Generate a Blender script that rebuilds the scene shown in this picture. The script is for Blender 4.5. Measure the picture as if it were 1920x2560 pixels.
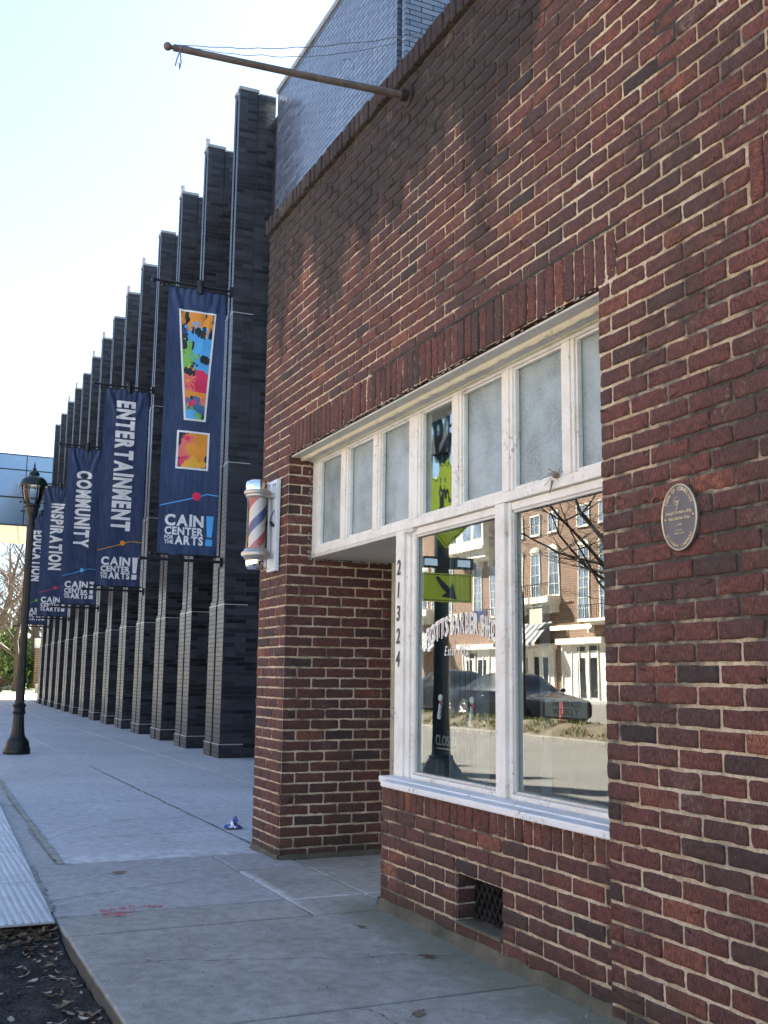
import bpy, bmesh, math, random
from mathutils import Vector, Matrix, noise
R = math.radians
random.seed(7)
for o in list(bpy.data.objects): bpy.data.objects.remove(o)
scene = bpy.context.scene
COL = scene.collection

# ------------------------------------------------------------------ camera, world, sun, exposure
YAW, PITCH, ROLL = R(65.3987), R(8.8283), R(0.7065)
cam_d = bpy.data.cameras.new('camera'); cam = bpy.data.objects.new('camera', cam_d); COL.objects.link(cam)
fw = Vector((-math.sin(YAW)*math.cos(PITCH), math.cos(YAW)*math.cos(PITCH), math.sin(PITCH)))
r0 = Vector((math.cos(YAW), math.sin(YAW), 0)); u0 = r0.cross(fw)
rt = math.cos(ROLL)*r0 + math.sin(ROLL)*u0; up = -math.sin(ROLL)*r0 + math.cos(ROLL)*u0
mw = Matrix((rt, up, -fw)).transposed().to_4x4(); mw.translation = Vector((0, -2.33, 1.165))
cam.matrix_world = mw
cam_d.sensor_fit = 'VERTICAL'; cam_d.sensor_height = 24; cam_d.lens = 2650/2560*24
cam_d.clip_start = 0.05; cam_d.clip_end = 2000
scene.camera = cam

SUN_AZ, SUN_EL = R(33), R(38)          # azimuth measured from -X towards +Y
sdir = Vector((-math.cos(SUN_EL)*math.cos(SUN_AZ), math.cos(SUN_EL)*math.sin(SUN_AZ), math.sin(SUN_EL)))
world = bpy.data.worlds.new("World"); scene.world = world; world.use_nodes = True
nt = world.node_tree; bg = nt.nodes['Background']
sky = nt.nodes.new('ShaderNodeTexSky'); sky.sky_type = 'NISHITA'; sky.sun_disc = False
sky.sun_elevation = SUN_EL; sky.sun_rotation = math.atan2(sdir.x, sdir.y)
sky.air_density = 0.8; sky.dust_density = 0.12; sky.ozone_density = 1.8
gm = nt.nodes.new('ShaderNodeGamma'); gm.inputs[1].default_value = .76      # thin winter haze evens the sky out
nt.links.new(sky.outputs[0], gm.inputs[0]); hs = nt.nodes.new('ShaderNodeHueSaturation'); hs.inputs['Saturation'].default_value = 1.04
nt.links.new(gm.outputs[0], hs.inputs['Color']); nt.links.new(hs.outputs[0], bg.inputs[0]); bg.inputs[1].default_value = 0.050
sl = bpy.data.lights.new('sun', 'SUN'); sl.energy = 5.0; sl.angle = R(0.53); sl.color = (1.0, 0.95, 0.87)
so = bpy.data.objects.new('sun', sl); COL.objects.link(so)
so.rotation_euler = (-sdir).to_track_quat('-Z', 'Y').to_euler()
scene.view_settings.view_transform = 'Standard'; scene.view_settings.look = 'None'
scene.view_settings.exposure = 3.45; scene.view_settings.gamma = 1.0

# ------------------------------------------------------------------ helpers
def tag(o, label=None, cat=None, group=None, kind=None):
    if label: o['label'] = label
    if cat: o['category'] = cat
    if group: o['group'] = group
    if kind: o['kind'] = kind
    return o
def empty(name, loc, label, cat, group=None):
    o = bpy.data.objects.new(name, None); COL.objects.link(o); o.location = loc
    o.empty_display_size = 0.2
    return tag(o, label, cat, group)
def setparent(o, p):
    o.parent = p
    o.matrix_parent_inverse = Matrix.Translation(WL(p)).inverted()
def WL(p):
    v = Vector(p.location)
    q = p.parent
    return v if q is None else (Vector((0, 0, 0)) if p.type != 'EMPTY' else v)
def copy_tree(o, delta, label=None):
    c = o.copy(); COL.objects.link(c); c.location = Vector(o.location)+Vector(delta)
    if label: c['label'] = label
    for ch in list(o.children):
        k = ch.copy(); COL.objects.link(k); k.parent = c
        for g in list(ch.children):
            m = g.copy(); COL.objects.link(m); m.parent = k
    return c
class MB:
    def __init__(s): s.v = []; s.f = []; s.m = []
    def add(s, vs, fs, mi=0):
        b = len(s.v); s.v += [tuple(p) for p in vs]
        s.f += [tuple(b+i for i in f) for f in fs]; s.m += [mi]*len(fs); return s
    def box(s, x0, y0, z0, x1, y1, z1, mi=0):
        if x0 > x1: x0, x1 = x1, x0
        if y0 > y1: y0, y1 = y1, y0
        if z0 > z1: z0, z1 = z1, z0
        return s.add([(x0,y0,z0),(x1,y0,z0),(x1,y1,z0),(x0,y1,z0),(x0,y0,z1),(x1,y0,z1),(x1,y1,z1),(x0,y1,z1)],
                     [(0,3,2,1),(4,5,6,7),(0,1,5,4),(1,2,6,5),(2,3,7,6),(3,0,4,7)], mi)
    def mbox(s, fn, a0, b0, c0, a1, b1, c1, mi=0):
        s.box(a0, b0, c0, a1, b1, c1, mi)
        for i in range(len(s.v)-8, len(s.v)): s.v[i] = tuple(fn(*s.v[i]))
        return s
    def tube(s, path, rad, n=10, mi=0, cap=True):
        path = [Vector(p) for p in path]
        if not isinstance(rad, (list, tuple)): rad = [rad]*len(path)
        rings = []; prev = None
        for i, p in enumerate(path):
            a = path[max(0, i-1)]; b = path[min(len(path)-1, i+1)]
            t = (b-a)
            if t.length < 1e-9: t = Vector((0, 0, 1))
            t.normalize()
            if prev is None:
                ref = Vector((0, 0, 1)) if abs(t.z) < .9 else Vector((1, 0, 0))
                x = t.cross(ref).normalized()
            else:
                x = (prev - t*prev.dot(t))
                x = x.normalized() if x.length > 1e-6 else t.orthogonal().normalized()
            prev = x; y = t.cross(x)
            rings.append([p + rad[i]*(math.cos(2*math.pi*k/n)*x + math.sin(2*math.pi*k/n)*y) for k in range(n)])
        vs = [q for r_ in rings for q in r_]; fs = []
        for i in range(len(path)-1):
            for k in range(n):
                fs.append((i*n+k, i*n+(k+1) % n, (i+1)*n+(k+1) % n, (i+1)*n+k))
        if cap:
            fs.append(tuple(reversed(range(n)))); fs.append(tuple((len(path)-1)*n+k for k in range(n)))
        return s.add(vs, fs, mi)
    def lathe(s, prof, c=(0,0,0), n=24, mi=0, axis='Z', flute=None):
        vs = []; fs = []
        for (r_, h) in prof:
            for k in range(n):
                a = 2*math.pi*k/n; rr = r_
                if flute: rr = r_*(1-flute*(k % 2))
                x, y = rr*math.cos(a), rr*math.sin(a)
                p = {'Z': (x, y, h), 'X': (h, x, y), 'Y': (x, h, y)}[axis]
                vs.append((c[0]+p[0], c[1]+p[1], c[2]+p[2]))
        L = len(prof)
        for i in range(L-1):
            for k in range(n):
                q = (i*n+k, i*n+(k+1) % n, (i+1)*n+(k+1) % n, (i+1)*n+k)
                fs.append(q if axis != 'Y' else q[::-1])
        fs.append(tuple(reversed(range(n)))); fs.append(tuple((L-1)*n+k for k in range(n)))
        return s.add(vs, fs, mi)
    def prism(s, poly, fn, d0, d1, mi=0):
        """poly: 2D points, fn(a,b,d)->world"""
        n = len(poly)
        vs = [fn(a, b, d0) for a, b in poly] + [fn(a, b, d1) for a, b in poly]
        fs = [tuple(range(n)), tuple(reversed(range(n, 2*n)))]
        fs += [(i, i+n, (i+1) % n+n, (i+1) % n) for i in range(n)]
        return s.add(vs, fs, mi)
    def sphere(s, c, r, n=12, mi=0, sc=(1,1,1)):
        prof = [(max(1e-4, r*math.sin(math.pi*i/n)), -r*math.cos(math.pi*i/n)) for i in range(n+1)]
        b = len(s.v); s.lathe(prof, (0,0,0), n*2, mi)
        for i in range(b, len(s.v)):
            x, y, z = s.v[i]; s.v[i] = (c[0]+x*sc[0], c[1]+y*sc[1], c[2]+z*sc[2])
        return s
    def build(s, name, mats, parent=None, smooth=False, bevel=0, uv=False, angle=40, fix=True):
        me = bpy.data.meshes.new(name); me.from_pydata(s.v, [], s.f)
        if not isinstance(mats, (list, tuple)): mats = [mats]
        for m in mats: me.materials.append(m)
        if len(mats) > 1: me.polygons.foreach_set('material_index', s.m)
        if fix:
            bm = bmesh.new(); bm.from_mesh(me); bmesh.ops.recalc_face_normals(bm, faces=bm.faces); bm.to_mesh(me); bm.free()
        me.update()
        if uv:
            l = me.uv_layers.new(name='UVMap')
            for p in me.polygons:
                nx, ny, nz = p.normal
                for li in p.loop_indices:
                    x, y, z = me.vertices[me.loops[li].vertex_index].co
                    l.data[li].uv = (y, z) if abs(nx) > .7 else ((x, z) if abs(ny) > .7 else (x, y))
        if smooth:
            me.polygons.foreach_set('use_smooth', [True]*len(me.polygons))
            if angle: me.set_sharp_from_angle(angle=R(angle))
        o = bpy.data.objects.new(name, me); COL.objects.link(o)
        if bevel:
            b = o.modifiers.new('bevel', 'BEVEL'); b.width = bevel; b.segments = 2; b.limit_method = 'ANGLE'
        if parent is not None: setparent(o, parent)
        return o

# ------------------------------------------------------------------ material helpers
class NT:
    def __init__(s, name):
        s.mat = bpy.data.materials.new(name); s.mat.use_nodes = True; s.t = s.mat.node_tree; s.n = s.t.nodes
        s.bsdf = s.n['Principled BSDF']; s.out = s.n['Material Output']
    def new(s, t, **k):
        n = s.n.new(t)
        for a, b in k.items(): setattr(n, a, b)
        return n
    def link(s, a, b): s.t.links.new(a, b)
    def put(s, sock, val):
        if isinstance(val, (int, float, tuple, list)): sock.default_value = val
        else: s.link(val, sock)
    def coord(s, kind='Object'): return s.new('ShaderNodeTexCoord').outputs[kind]
    def mapv(s, v, sc=(1,1,1), loc=(0,0,0), rot=(0,0,0)):
        m = s.new('ShaderNodeMapping'); s.link(v, m.inputs[0]); m.inputs[1].default_value = loc; m.inputs[2].default_value = rot; m.inputs[3].default_value = sc
        return m.outputs[0]
    def noise(s, v, scale, detail=4, rough=.55, dist=0.0):
        n = s.new('ShaderNodeTexNoise'); s.link(v, n.inputs['Vector']); n.inputs['Scale'].default_value = scale
        n.inputs['Detail'].default_value = detail; n.inputs['Roughness'].default_value = rough; n.inputs['Distortion'].default_value = dist
        return n.outputs['Fac']
    def vor(s, v, scale, feat='F1', out='Distance'):
        n = s.new('ShaderNodeTexVoronoi', feature=feat); s.link(v, n.inputs['Vector']); n.inputs['Scale'].default_value = scale
        return n.outputs[out]
    def ramp(s, f, stops, interp='LINEAR'):
        r = s.new('ShaderNodeValToRGB'); s.link(f, r.inputs[0]); r.color_ramp.interpolation = interp
        e = r.color_ramp.elements
        while len(e) < len(stops): e.new(.5)
        for el, (p, c) in zip(e, stops):
            el.position = p; el.color = (c, c, c, 1) if isinstance(c, (int, float)) else (*c[:3], 1)
        return r.outputs[0]
    def mix(s, f, a, b, mode='MIX'):
        m = s.new('ShaderNodeMix', data_type='RGBA', blend_type=mode)
        s.put(m.inputs[0], f); 
        for sock, val in ((m.inputs[6], a), (m.inputs[7], b)):
            if isinstance(val, tuple) and len(val) == 3: val = (*val, 1)
            s.put(sock, val)
        return m.outputs[2]
    def math(s, op, a, b=0.0, c=0.0, clamp=False):
        m = s.new('ShaderNodeMath', operation=op, use_clamp=clamp); s.put(m.inputs[0], a); s.put(m.inputs[1], b)
        s.put(m.inputs[2], c); return m.outputs[0]
    def step(s, v, a, b):
        m = s.new('ShaderNodeMapRange', interpolation_type='SMOOTHSTEP'); s.put(m.inputs[0], v); m.inputs[1].default_value = a; m.inputs[2].default_value = b
        return m.outputs[0]
    def sep(s, v):
        n = s.new('ShaderNodeSeparateXYZ'); s.link(v, n.inputs[0]); return n.outputs
    def comb(s, x, y, z):
        n = s.new('ShaderNodeCombineXYZ')
        for i, q in enumerate((x, y, z)): s.put(n.inputs[i], q)
        return n.outputs[0]
    def bump(s, h, strength=.5, dist=.01, prev=None):
        b = s.new('ShaderNodeBump'); s.put(b.inputs['Height'], h); b.inputs['Strength'].default_value = strength; b.inputs['Distance'].default_value = dist
        if prev is not None: s.link(prev, b.inputs['Normal'])
        s.link(b.outputs[0], s.bsdf.inputs['Normal']); return b.outputs[0]
    def set(s, color=None, rough=None, metal=None, spec=None, coat=None, emit=None, es=None):
        B = s.bsdf.inputs
        if color is not None: s.put(B['Base Color'], (*color, 1) if isinstance(color, tuple) and len(color) == 3 else color)
        if rough is not None: s.put(B['Roughness'], rough)
        if metal is not None: s.put(B['Metallic'], metal)
        if spec is not None: s.put(B['Specular IOR Level'], spec)
        if coat is not None: s.put(B['Coat Weight'], coat)
        if emit is not None: B['Emission Color'].default_value = (*emit, 1); B['Emission Strength'].default_value = es
        return s.mat
def simple(name, c, rough=.6, metal=0., var=.12, scale=6., bump=.15, bscale=60., spec=.5):
    t = NT(name); v = t.coord(); n = t.noise(v, scale, 5)
    lo = tuple(max(0, x*(1-var*1.6)) for x in c); hi = tuple(min(1, x*(1+var)) for x in c)
    col = t.ramp(n, [(.3, lo), (.7, hi)])
    if bump: t.bump(t.noise(v, bscale, 4), bump, .004)
    rr = t.ramp(t.noise(v, scale*2.3, 4), [(.3, max(0, rough-.08)), (.7, min(1, rough+.08))])
    return t.set(col, rr, metal, spec)

# --- barber shop brick
def brick_red(kind):
    t = NT('red_brick_'+kind); v = t.coord(); s = t.sep(v)
    at = t.new('ShaderNodeAttribute', attribute_name='bk'); a = t.sep(at.outputs['Vector'])
    along = t.math('ADD', s[0], s[1])
    c1 = t.comb(along, 0.0, s[2]); c2 = t.comb(s[2], 0.0, along)
    rot = t.math('GREATER_THAN', a[2], .5)
    mv = t.mix(rot, c1, c2)
    base = t.ramp(a[0], [(0, (.056,.041,.038)), (.15, (.108,.058,.050)), (.38, (.160,.064,.052)), (.62, (.192,.068,.052)), (.85, (.250,.086,.058)), (1, (.36,.135,.075))])
    score = t.noise(t.mapv(mv, (1, 1, .20)), 230, 5, .75)
    score2 = t.noise(t.mapv(mv, (1, 1, .22)), 120, 4, .65)
    blot = t.noise(v, 26, 7, .72)
    col = t.mix(t.ramp(score, [(.40, 0.0), (.62, 1.0)]), t.mix(1.0, base, (.34,.32,.33), 'MULTIPLY'), t.mix(1.0, base, (1.60,1.62,1.68), 'MULTIPLY'))
    col = t.mix(t.ramp(blot, [(.40, 0.), (.66, .62)]), col, (.052,.034,.033))
    pit = t.step(t.noise(v, 150, 3, .7), .60, .68); col = t.mix(t.math('MULTIPLY', pit, .75), col, (.030,.020,.020))
    # pale lime bloom, and sparse lime specks
    bloom = t.math('MULTIPLY', t.step(t.noise(v, 3.1, 5, .65), .54, .74), t.step(t.noise(v, 70, 3), .45, .7))
    col = t.mix(t.math('MULTIPLY', bloom, .40), col, (.34,.27,.25))
    chips = t.math('MULTIPLY', t.step(t.noise(t.mapv(v, (1, 1, .5)), 85, 2), .735, .76), t.step(t.noise(v, 5, 3), .46, .62))
    col = t.mix(chips, col, (.55,.50,.44))
    # soot under the coping, damp near the pavement, general grime
    soot = t.step(t.math('ADD', t.math('ADD', s[2], t.math('MULTIPLY', t.step(s[0], -3.9, -2.9), -.8)), t.math('MULTIPLY', t.math('SUBTRACT', t.noise(t.mapv(v, (1, 1, .40)), 2.1, 7, .68), .5), 3.6)), 3.40, 3.95)
    col = t.mix(t.math('MULTIPLY', soot, .88), col, (.024,.020,.022))
    low = t.step(t.math('ADD', s[2], t.math('MULTIPLY', t.noise(v, 3.5, 5), .30)), .42, .12)
    col = t.mix(t.math('MULTIPLY', low, .62), col, (.045,.040,.030))
    dirt = t.step(t.noise(v, 1.6, 8, .68), .45, .62)
    col = t.mix(t.math('MULTIPLY', dirt, .50), col, (.062,.046,.040))
    smear = t.math('MULTIPLY', t.step(t.noise(v, 4.5, 7, .7), .56, .68), t.step(t.noise(v, 55, 4, .7), .42, .62)); col = t.mix(t.math('MULTIPLY', smear, .55), col, (.27,.22,.185))
    h = t.math('ADD', t.math('MULTIPLY', score2, .9), t.math('ADD', t.math('MULTIPLY', score, .6), t.math('MULTIPLY', t.noise(v, 190, 5, .7), .8)))
    t.bump(t.math('SUBTRACT', h, t.math('MULTIPLY', pit, .8)), 1.0, .0055)
    return t.set(col, t.ramp(blot, [(.3, .72), (.7, .9)]), 0, .35)
M_BRICK = brick_red('weathered')
def mortar_mat():
    t = NT('old_mortar'); v = t.coord(); s = t.sep(v)
    n = t.noise(v, 1.05, 5, .62); n2 = t.noise(v, 7, 5, .6); n3 = t.noise(v, 75, 7, .75)
    f = t.math('ADD', t.math('MULTIPLY', n, .62), t.math('MULTIPLY', n2, .38)); f = t.math('SUBTRACT', f, t.math('MULTIPLY', t.math('MULTIPLY', t.step(s[0], -3.35, -2.9), t.math('MULTIPLY', t.step(s[2], .8, 1.3), t.step(s[2], 2.8, 2.3))), .07)); f = t.math('ADD', t.math('MULTIPLY', t.math('SUBTRACT', f, .5), 1.45), .522)
    col = t.ramp(f, [(.36, (.11,.10,.088)), (.43, (.28,.25,.21)), (.485, (.66,.52,.36)), (.60, (.90,.77,.58)), (.74, (.50,.44,.36))])
    col = t.mix(t.ramp(n3, [(.38, .7), (.56, 0.)]), col, t.mix(1.0, col, (.50,.48,.45), 'MULTIPLY'))
    soot = t.step(t.math('ADD', t.math('ADD', s[2], t.math('MULTIPLY', t.step(s[0], -3.9, -2.9), -.8)), t.math('MULTIPLY', t.math('SUBTRACT', t.noise(t.mapv(v, (1, 1, .40)), 2.1, 7, .68), .5), 3.6)), 3.40, 3.95)
    col = t.mix(t.math('MULTIPLY', soot, .88), col, (.030,.025,.024))
    low = t.step(t.math('ADD', s[2], t.math('MULTIPLY', n2, .30)), .36, .10)
    col = t.mix(t.math('MULTIPLY', low, .75), col, (.13,.125,.085))
    t.bump(t.math('ADD', n3, t.math('MULTIPLY', t.noise(v, 240, 3), .5)), 1.0, .012)
    return t.set(col, .93, 0, .2)
M_MORTAR = mortar_mat()
def glazed(name, c1, c2, cm, bw=.305, rh=.0677, ms=.0045, rough=.30, spec=.5, bstr=.35, rv=.1, mspec=.1):
    t = NT(name); uv = t.coord('UV'); v = t.coord()
    def bt(a, b, c, bias=0.):
        n = t.new('ShaderNodeTexBrick', offset=.5, offset_frequency=2, squash=1.0)
        t.link(uv, n.inputs['Vector']); n.inputs['Scale'].default_value = 1
        n.inputs['Mortar Size'].default_value = ms; n.inputs['Mortar Smooth'].default_value = .25; n.inputs['Bias'].default_value = bias
        n.inputs['Brick Width'].default_value = bw; n.inputs['Row Height'].default_value = rh
        n.inputs[1].default_value = (*a, 1); n.inputs[2].default_value = (*b, 1); n.inputs[3].default_value = (*c, 1)
        return n
    n = bt(c1, c2, cm); k = bt((0,0,0), (1,1,1), (.5,.5,.5))
    big = t.noise(v, 1.2, 5)
    col = t.mix(t.ramp(big, [(.35, 0.), (.7, .35)]), n.outputs[0], t.mix(1.0, n.outputs[0], (.6,.6,.62), 'MULTIPLY'))
    g = t.noise(v, 26, 4)
    strk = t.step(t.noise(t.mapv(v, (2.2, 2.2, .16)), 1.5, 6, .7), .50, .72); col = t.mix(t.math('MULTIPLY', strk, .45), col, t.mix(1.0, col, (.45,.46,.5), 'MULTIPLY'))
    pal = t.step(t.noise(t.mapv(v, (1.6, 1.6, .5)), 2.3, 6, .7), .60, .74); col = t.mix(t.math('MULTIPLY', pal, .30), col, t.mix(1.0, col, (2.2,2.2,2.2), 'MULTIPLY'))
    h = t.math('ADD', t.math('MULTIPLY', n.outputs['Fac'], -1.0), t.math('MULTIPLY', g, .22))
    h = t.math('ADD', h, t.math('MULTIPLY', k.outputs[0], .25))
    t.bump(h, bstr, .012)
    ro = t.math('ADD', t.math('MULTIPLY', k.outputs[0], rv), t.math('ADD', rough-.04, t.math('MULTIPLY', n.outputs['Fac'], .35)))
    return t.set(col, ro, 0, t.math('MULTIPLY_ADD', n.outputs['Fac'], mspec-spec, spec))
M_BLACK = glazed('black_glazed_brick', (.008,.009,.012), (.040,.044,.056), (.055,.058,.068), rough=.38, spec=.32)
M_RBRICK = glazed('red_street_brick', (.21,.105,.062), (.29,.150,.092), (.36,.31,.24), .42, .15, .022, .85, .3, .8, .05)

def paint_mat(name='peeling_white_paint', c=(.80,.79,.75), dirt=.35):
    t = NT(name); v = t.coord()
    n = t.noise(v, 9, 6, .65); n2 = t.noise(v, 45, 5, .7)
    col = t.mix(t.ramp(n, [(.44, 0.), (.68, dirt)]), c, (.52,.47,.38))
    flake = t.math('MULTIPLY', t.step(n2, .55, .60), t.step(t.noise(v, 5.5, 5, .7), .52, .60))
    col = t.mix(t.math('MULTIPLY', flake, .75), col, (.36,.31,.25))
    crk = t.vor(t.mapv(v, (1, 1, 1)), 55, 'DISTANCE_TO_EDGE')
    col = t.mix(t.math('MULTIPLY', t.step(crk, .03, .0), t.step(t.noise(v, 4, 4), .5, .65)), col, (.40,.36,.30))
    h = t.math('ADD', t.math('MULTIPLY', n2, .8), t.math('MULTIPLY', flake, -1.2))
    t.bump(h, .55, .004)
    return t.set(col, t.ramp(n2, [(.3, .38), (.7, .62)]), 0, .45)
M_PAINT = paint_mat()
M_SOFFIT = paint_mat('grey_white_soffit_paint', (.62,.61,.58), .5)
M_CREAM = paint_mat('old_cream_paint', (.74,.68,.52), .4)

def frosted():
    t = NT('frosted_pane'); v = t.coord()
    n = t.noise(v, 120, 3, .6); b = t.noise(v, 4.2, 6, .65)
    w = t.vor(t.mapv(v, (1,1,1)), 150, 'SMOOTH_F1')
    col = t.mix(t.ramp(b, [(.38, 0.), (.62, 1.)]), (.150,.190,.205), (.31,.39,.42))
    col = t.mix(t.ramp(n, [(.35, 0.), (.7, .5)]), col, (.40,.49,.53))
    t.bump(t.math('ADD', n, w), .5, .003)
    return t.set(col, .34, 0, .6)
M_FROST = frosted()
def pane_glass(name, refl=.24, wav=.16, wscale=2.2, grime=True):
    t = NT(name); v = t.coord(); s = t.sep(v)
    gl = t.new('ShaderNodeBsdfGlossy'); gl.inputs['Roughness'].default_value = 0.006; gl.inputs['Color'].default_value = (.96,.99,1,1)
    tr = t.new('ShaderNodeBsdfTransparent'); tr.inputs['Color'].default_value = (.80,.86,.84,1)
    b = t.new('ShaderNodeBump'); b.inputs['Strength'].default_value = wav; b.inputs['Distance'].default_value = .004
    t.link(t.noise(t.mapv(v, (1, 1, .55)), wscale, 2, .4), b.inputs['Height']); t.link(b.outputs[0], gl.inputs['Normal'])
    m = t.new('ShaderNodeMixShader'); m.inputs[0].default_value = refl
    t.link(tr.outputs[0], m.inputs[1]); t.link(gl.outputs[0], m.inputs[2]); last = m.outputs[0]
    if grime:   # dried runs and dust along the lower edge of the pane
        d = t.new('ShaderNodeBsdfDiffuse'); d.inputs['Color'].default_value = (.45,.52,.52,1)
        runs = t.noise(t.mapv(v, (1, 1, .05)), 130, 3, .6)
        edge = t.step(t.math('ADD', s[2], t.math('MULTIPLY', t.noise(v, 5, 4), .28)), .98, .66)
        film = t.math('MULTIPLY', t.step(t.noise(t.mapv(v, (1,1,.25)), 6, 5), .45, .8), .020)
        f = t.math('ADD', t.math('MULTIPLY', edge, t.math('MULTIPLY', t.ramp(runs, [(.38, .10), (.66, 1.)]), .34)), film, clamp=True)
        m2 = t.new('ShaderNodeMixShader'); t.link(f, m2.inputs[0]); t.link(last, m2.inputs[1]); t.link(d.outputs[0], m2.inputs[2]); last = m2.outputs[0]
    t.link(last, t.out.inputs[0]); return t.mat
M_GLASS = pane_glass('display_glass', .22)
M_WAVY = pane_glass('wavy_old_glass', .30, .9, 5.0, False)

def concrete(name, a, b, stain=(.10,.09,.08), sf=.3, sc=1.0, rough=.8, extra=None):
    t = NT(name); v = t.coord(); s = t.sep(v)
    n = t.noise(v, 1.1*sc, 7, .62); n2 = t.noise(v, 14, 6, .65); n3 = t.noise(v, 160, 4, .7)
    col = t.ramp(n, [(.30, a), (.70, b)])
    col = t.mix(t.ramp(n2, [(.38, .60), (.60, 0.)]), col, t.mix(1.0, col, (.60,.59,.57), 'MULTIPLY'))
    col = t.mix(t.ramp(n3, [(.38, .35), (.60, 0.)]), col, t.mix(1.0, col, (.55,.54,.52), 'MULTIPLY'))
    streak = t.step(t.noise(t.mapv(v, (3.2, 1, 1)), 1.9, 5, .6), .60, .78)
    col = t.mix(t.math('MULTIPLY', streak, sf), col, stain)
    blk = t.vor(v, 7.5); gum = t.math('MULTIPLY', t.step(blk, .13, .10), t.step(t.noise(v, 1.7, 3), .54, .58))
    col = t.mix(t.math('MULTIPLY', gum, .55), col, stain)
    ag = t.step(t.noise(v, 110, 4, .8), .54, .62); col = t.mix(t.math('MULTIPLY', ag, .34), col, t.mix(1.0, col, (.35,.33,.31), 'MULTIPLY'))
    crk = t.new('ShaderNodeTexVoronoi', feature='DISTANCE_TO_EDGE'); t.link(t.mapv(v, (1, 1, 1)), crk.inputs['Vector']); crk.inputs['Scale'].default_value = .9
    blotch = t.step(t.noise(v, 2.7, 8, .72), .53, .70); col = t.mix(t.math('MULTIPLY', blotch, .48), col, t.mix(1.0, col, (.60,.58,.55), 'MULTIPLY'))
    if extra: col = extra(t, v, s, col)
    t.bump(t.math('ADD', n3, t.math('ADD', t.math('MULTIPLY', n2, .7), t.math('MULTIPLY', ag, -.5))), .7, .005)
    return t.set(col, t.ramp(n2, [(.3, rough-.1), (.7, rough+.06)]), 0, .4)
def lime_edge(t, v, s, col):
    pale = t.step(t.noise(v, 3.6, 8, .74), .55, .72); col = t.mix(t.math('MULTIPLY', pale, .30), col, (.60,.60,.58))
    col = t.mix(t.math('MULTIPLY', t.step(t.math('ADD', s[2], t.math('MULTIPLY', t.noise(v, 9, 4), .02)), .006, -.012), .85), col, (.060,.055,.050))
    # white lime washed along the saw cuts beside the doorway, greenish damp along the brick base
    nz = t.noise(v, 6, 6, .7); nf = t.noise(v, 40, 4)
    d1 = t.math('ABSOLUTE', t.math('SUBTRACT', s[0], -5.50)); m1 = t.math('MULTIPLY', t.step(t.math('ADD', d1, t.math('MULTIPLY', nz, .09)), .075, .03), t.step(s[1], -1.15, -.9))
    d2 = t.math('ABSOLUTE', t.math('SUBTRACT', s[1], -.34)); m2 = t.math('MULTIPLY', t.step(t.math('ADD', d2, t.math('MULTIPLY', nz, .16)), .15, .05), t.step(s[0], -5.15, -5.6))
    m = t.math('MULTIPLY', t.math('MAXIMUM', m1, m2), t.ramp(nf, [(.3, .5), (.6, 1.)]))
    m = t.math('MULTIPLY', m, t.step(s[0], -5.0, -5.3))
    col = t.mix(m, col, (.78,.80,.82))
    g = t.math('MULTIPLY', t.step(t.math('ADD', s[1], t.math('MULTIPLY', nz, .42)), -.10, .14), t.step(s[0], -5.5, -5.1))
    return t.mix(t.math('MULTIPLY', g, .65), col, (.16,.17,.09))
M_CONC_OLD = concrete('old_beige_concrete', (.34,.345,.325), (.53,.535,.51), (.19,.18,.165), .35, 1.2, .85, lime_edge)
M_CONC_NEW = concrete('new_grey_concrete', (.42,.43,.45), (.53,.54,.56), (.20,.19,.18), .25, .7, .75)
def lime_band(t, v, s, col):
    nz = t.noise(v, 5, 6, .7)
    m = t.math('MULTIPLY', t.step(t.math('ADD', s[0], t.math('MULTIPLY', nz, .35)), -7.22, -6.90), t.step(t.noise(v, 11, 5), .42, .62))
    col = t.mix(t.math('MULTIPLY', m, .55), col, (.80,.82,.86))
    br = t.math('MULTIPLY', t.step(t.noise(t.mapv(v, (1, .25, 1)), 1.6, 6, .7), .56, .70), .35)
    col = t.mix(br, col, (.55,.57,.60))
    return col
M_CONC_MID = concrete('worn_pale_concrete', (.50,.52,.56), (.66,.69,.73), (.30,.31,.33), .45, .55, .7, lime_band)
M_CONC_DUST = concrete('crumbling_joint_fill', (.30,.29,.26), (.52,.51,.48), (.10,.09,.07), .4, 5)
M_CONC_WARM = concrete('sunlit_plaza_concrete', (.42,.40,.36), (.52,.50,.46), (.25,.23,.2), .3, .3)
M_ASPHALT = concrete('asphalt', (.20,.185,.155), (.27,.25,.215), (.06,.055,.05), .3, .5, .85)
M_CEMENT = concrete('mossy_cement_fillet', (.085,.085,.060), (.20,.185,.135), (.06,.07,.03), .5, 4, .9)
M_JOINT = simple('dark_joint', (.035,.032,.028), .95)
def soil():
    t = NT('dark_mulch_soil'); v = t.coord()
    n = t.noise(v, 6, 8, .7); n2 = t.noise(v, 70, 6, .75); n3 = t.vor(v, 190, 'F1', 'Color')
    col = t.ramp(n, [(.35, (.050,.048,.048)), (.55, (.115,.112,.112)), (.75, (.19,.18,.17))])
    col = t.mix(t.ramp(n2, [(.40, .8), (.62, 0.)]), col, (.013,.012,.012))
    chip = t.step(t.noise(t.mapv(v, (1, .35, 1)), 95, 2), .66, .70)
    col = t.mix(t.math('MULTIPLY', chip, .6), col, (.24,.20,.17))
    t.bump(t.math('ADD', n2, t.noise(v, 200, 4)), 1.0, .02)
    return t.set(col, .95, 0, .2)
M_SOIL = soil()
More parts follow.
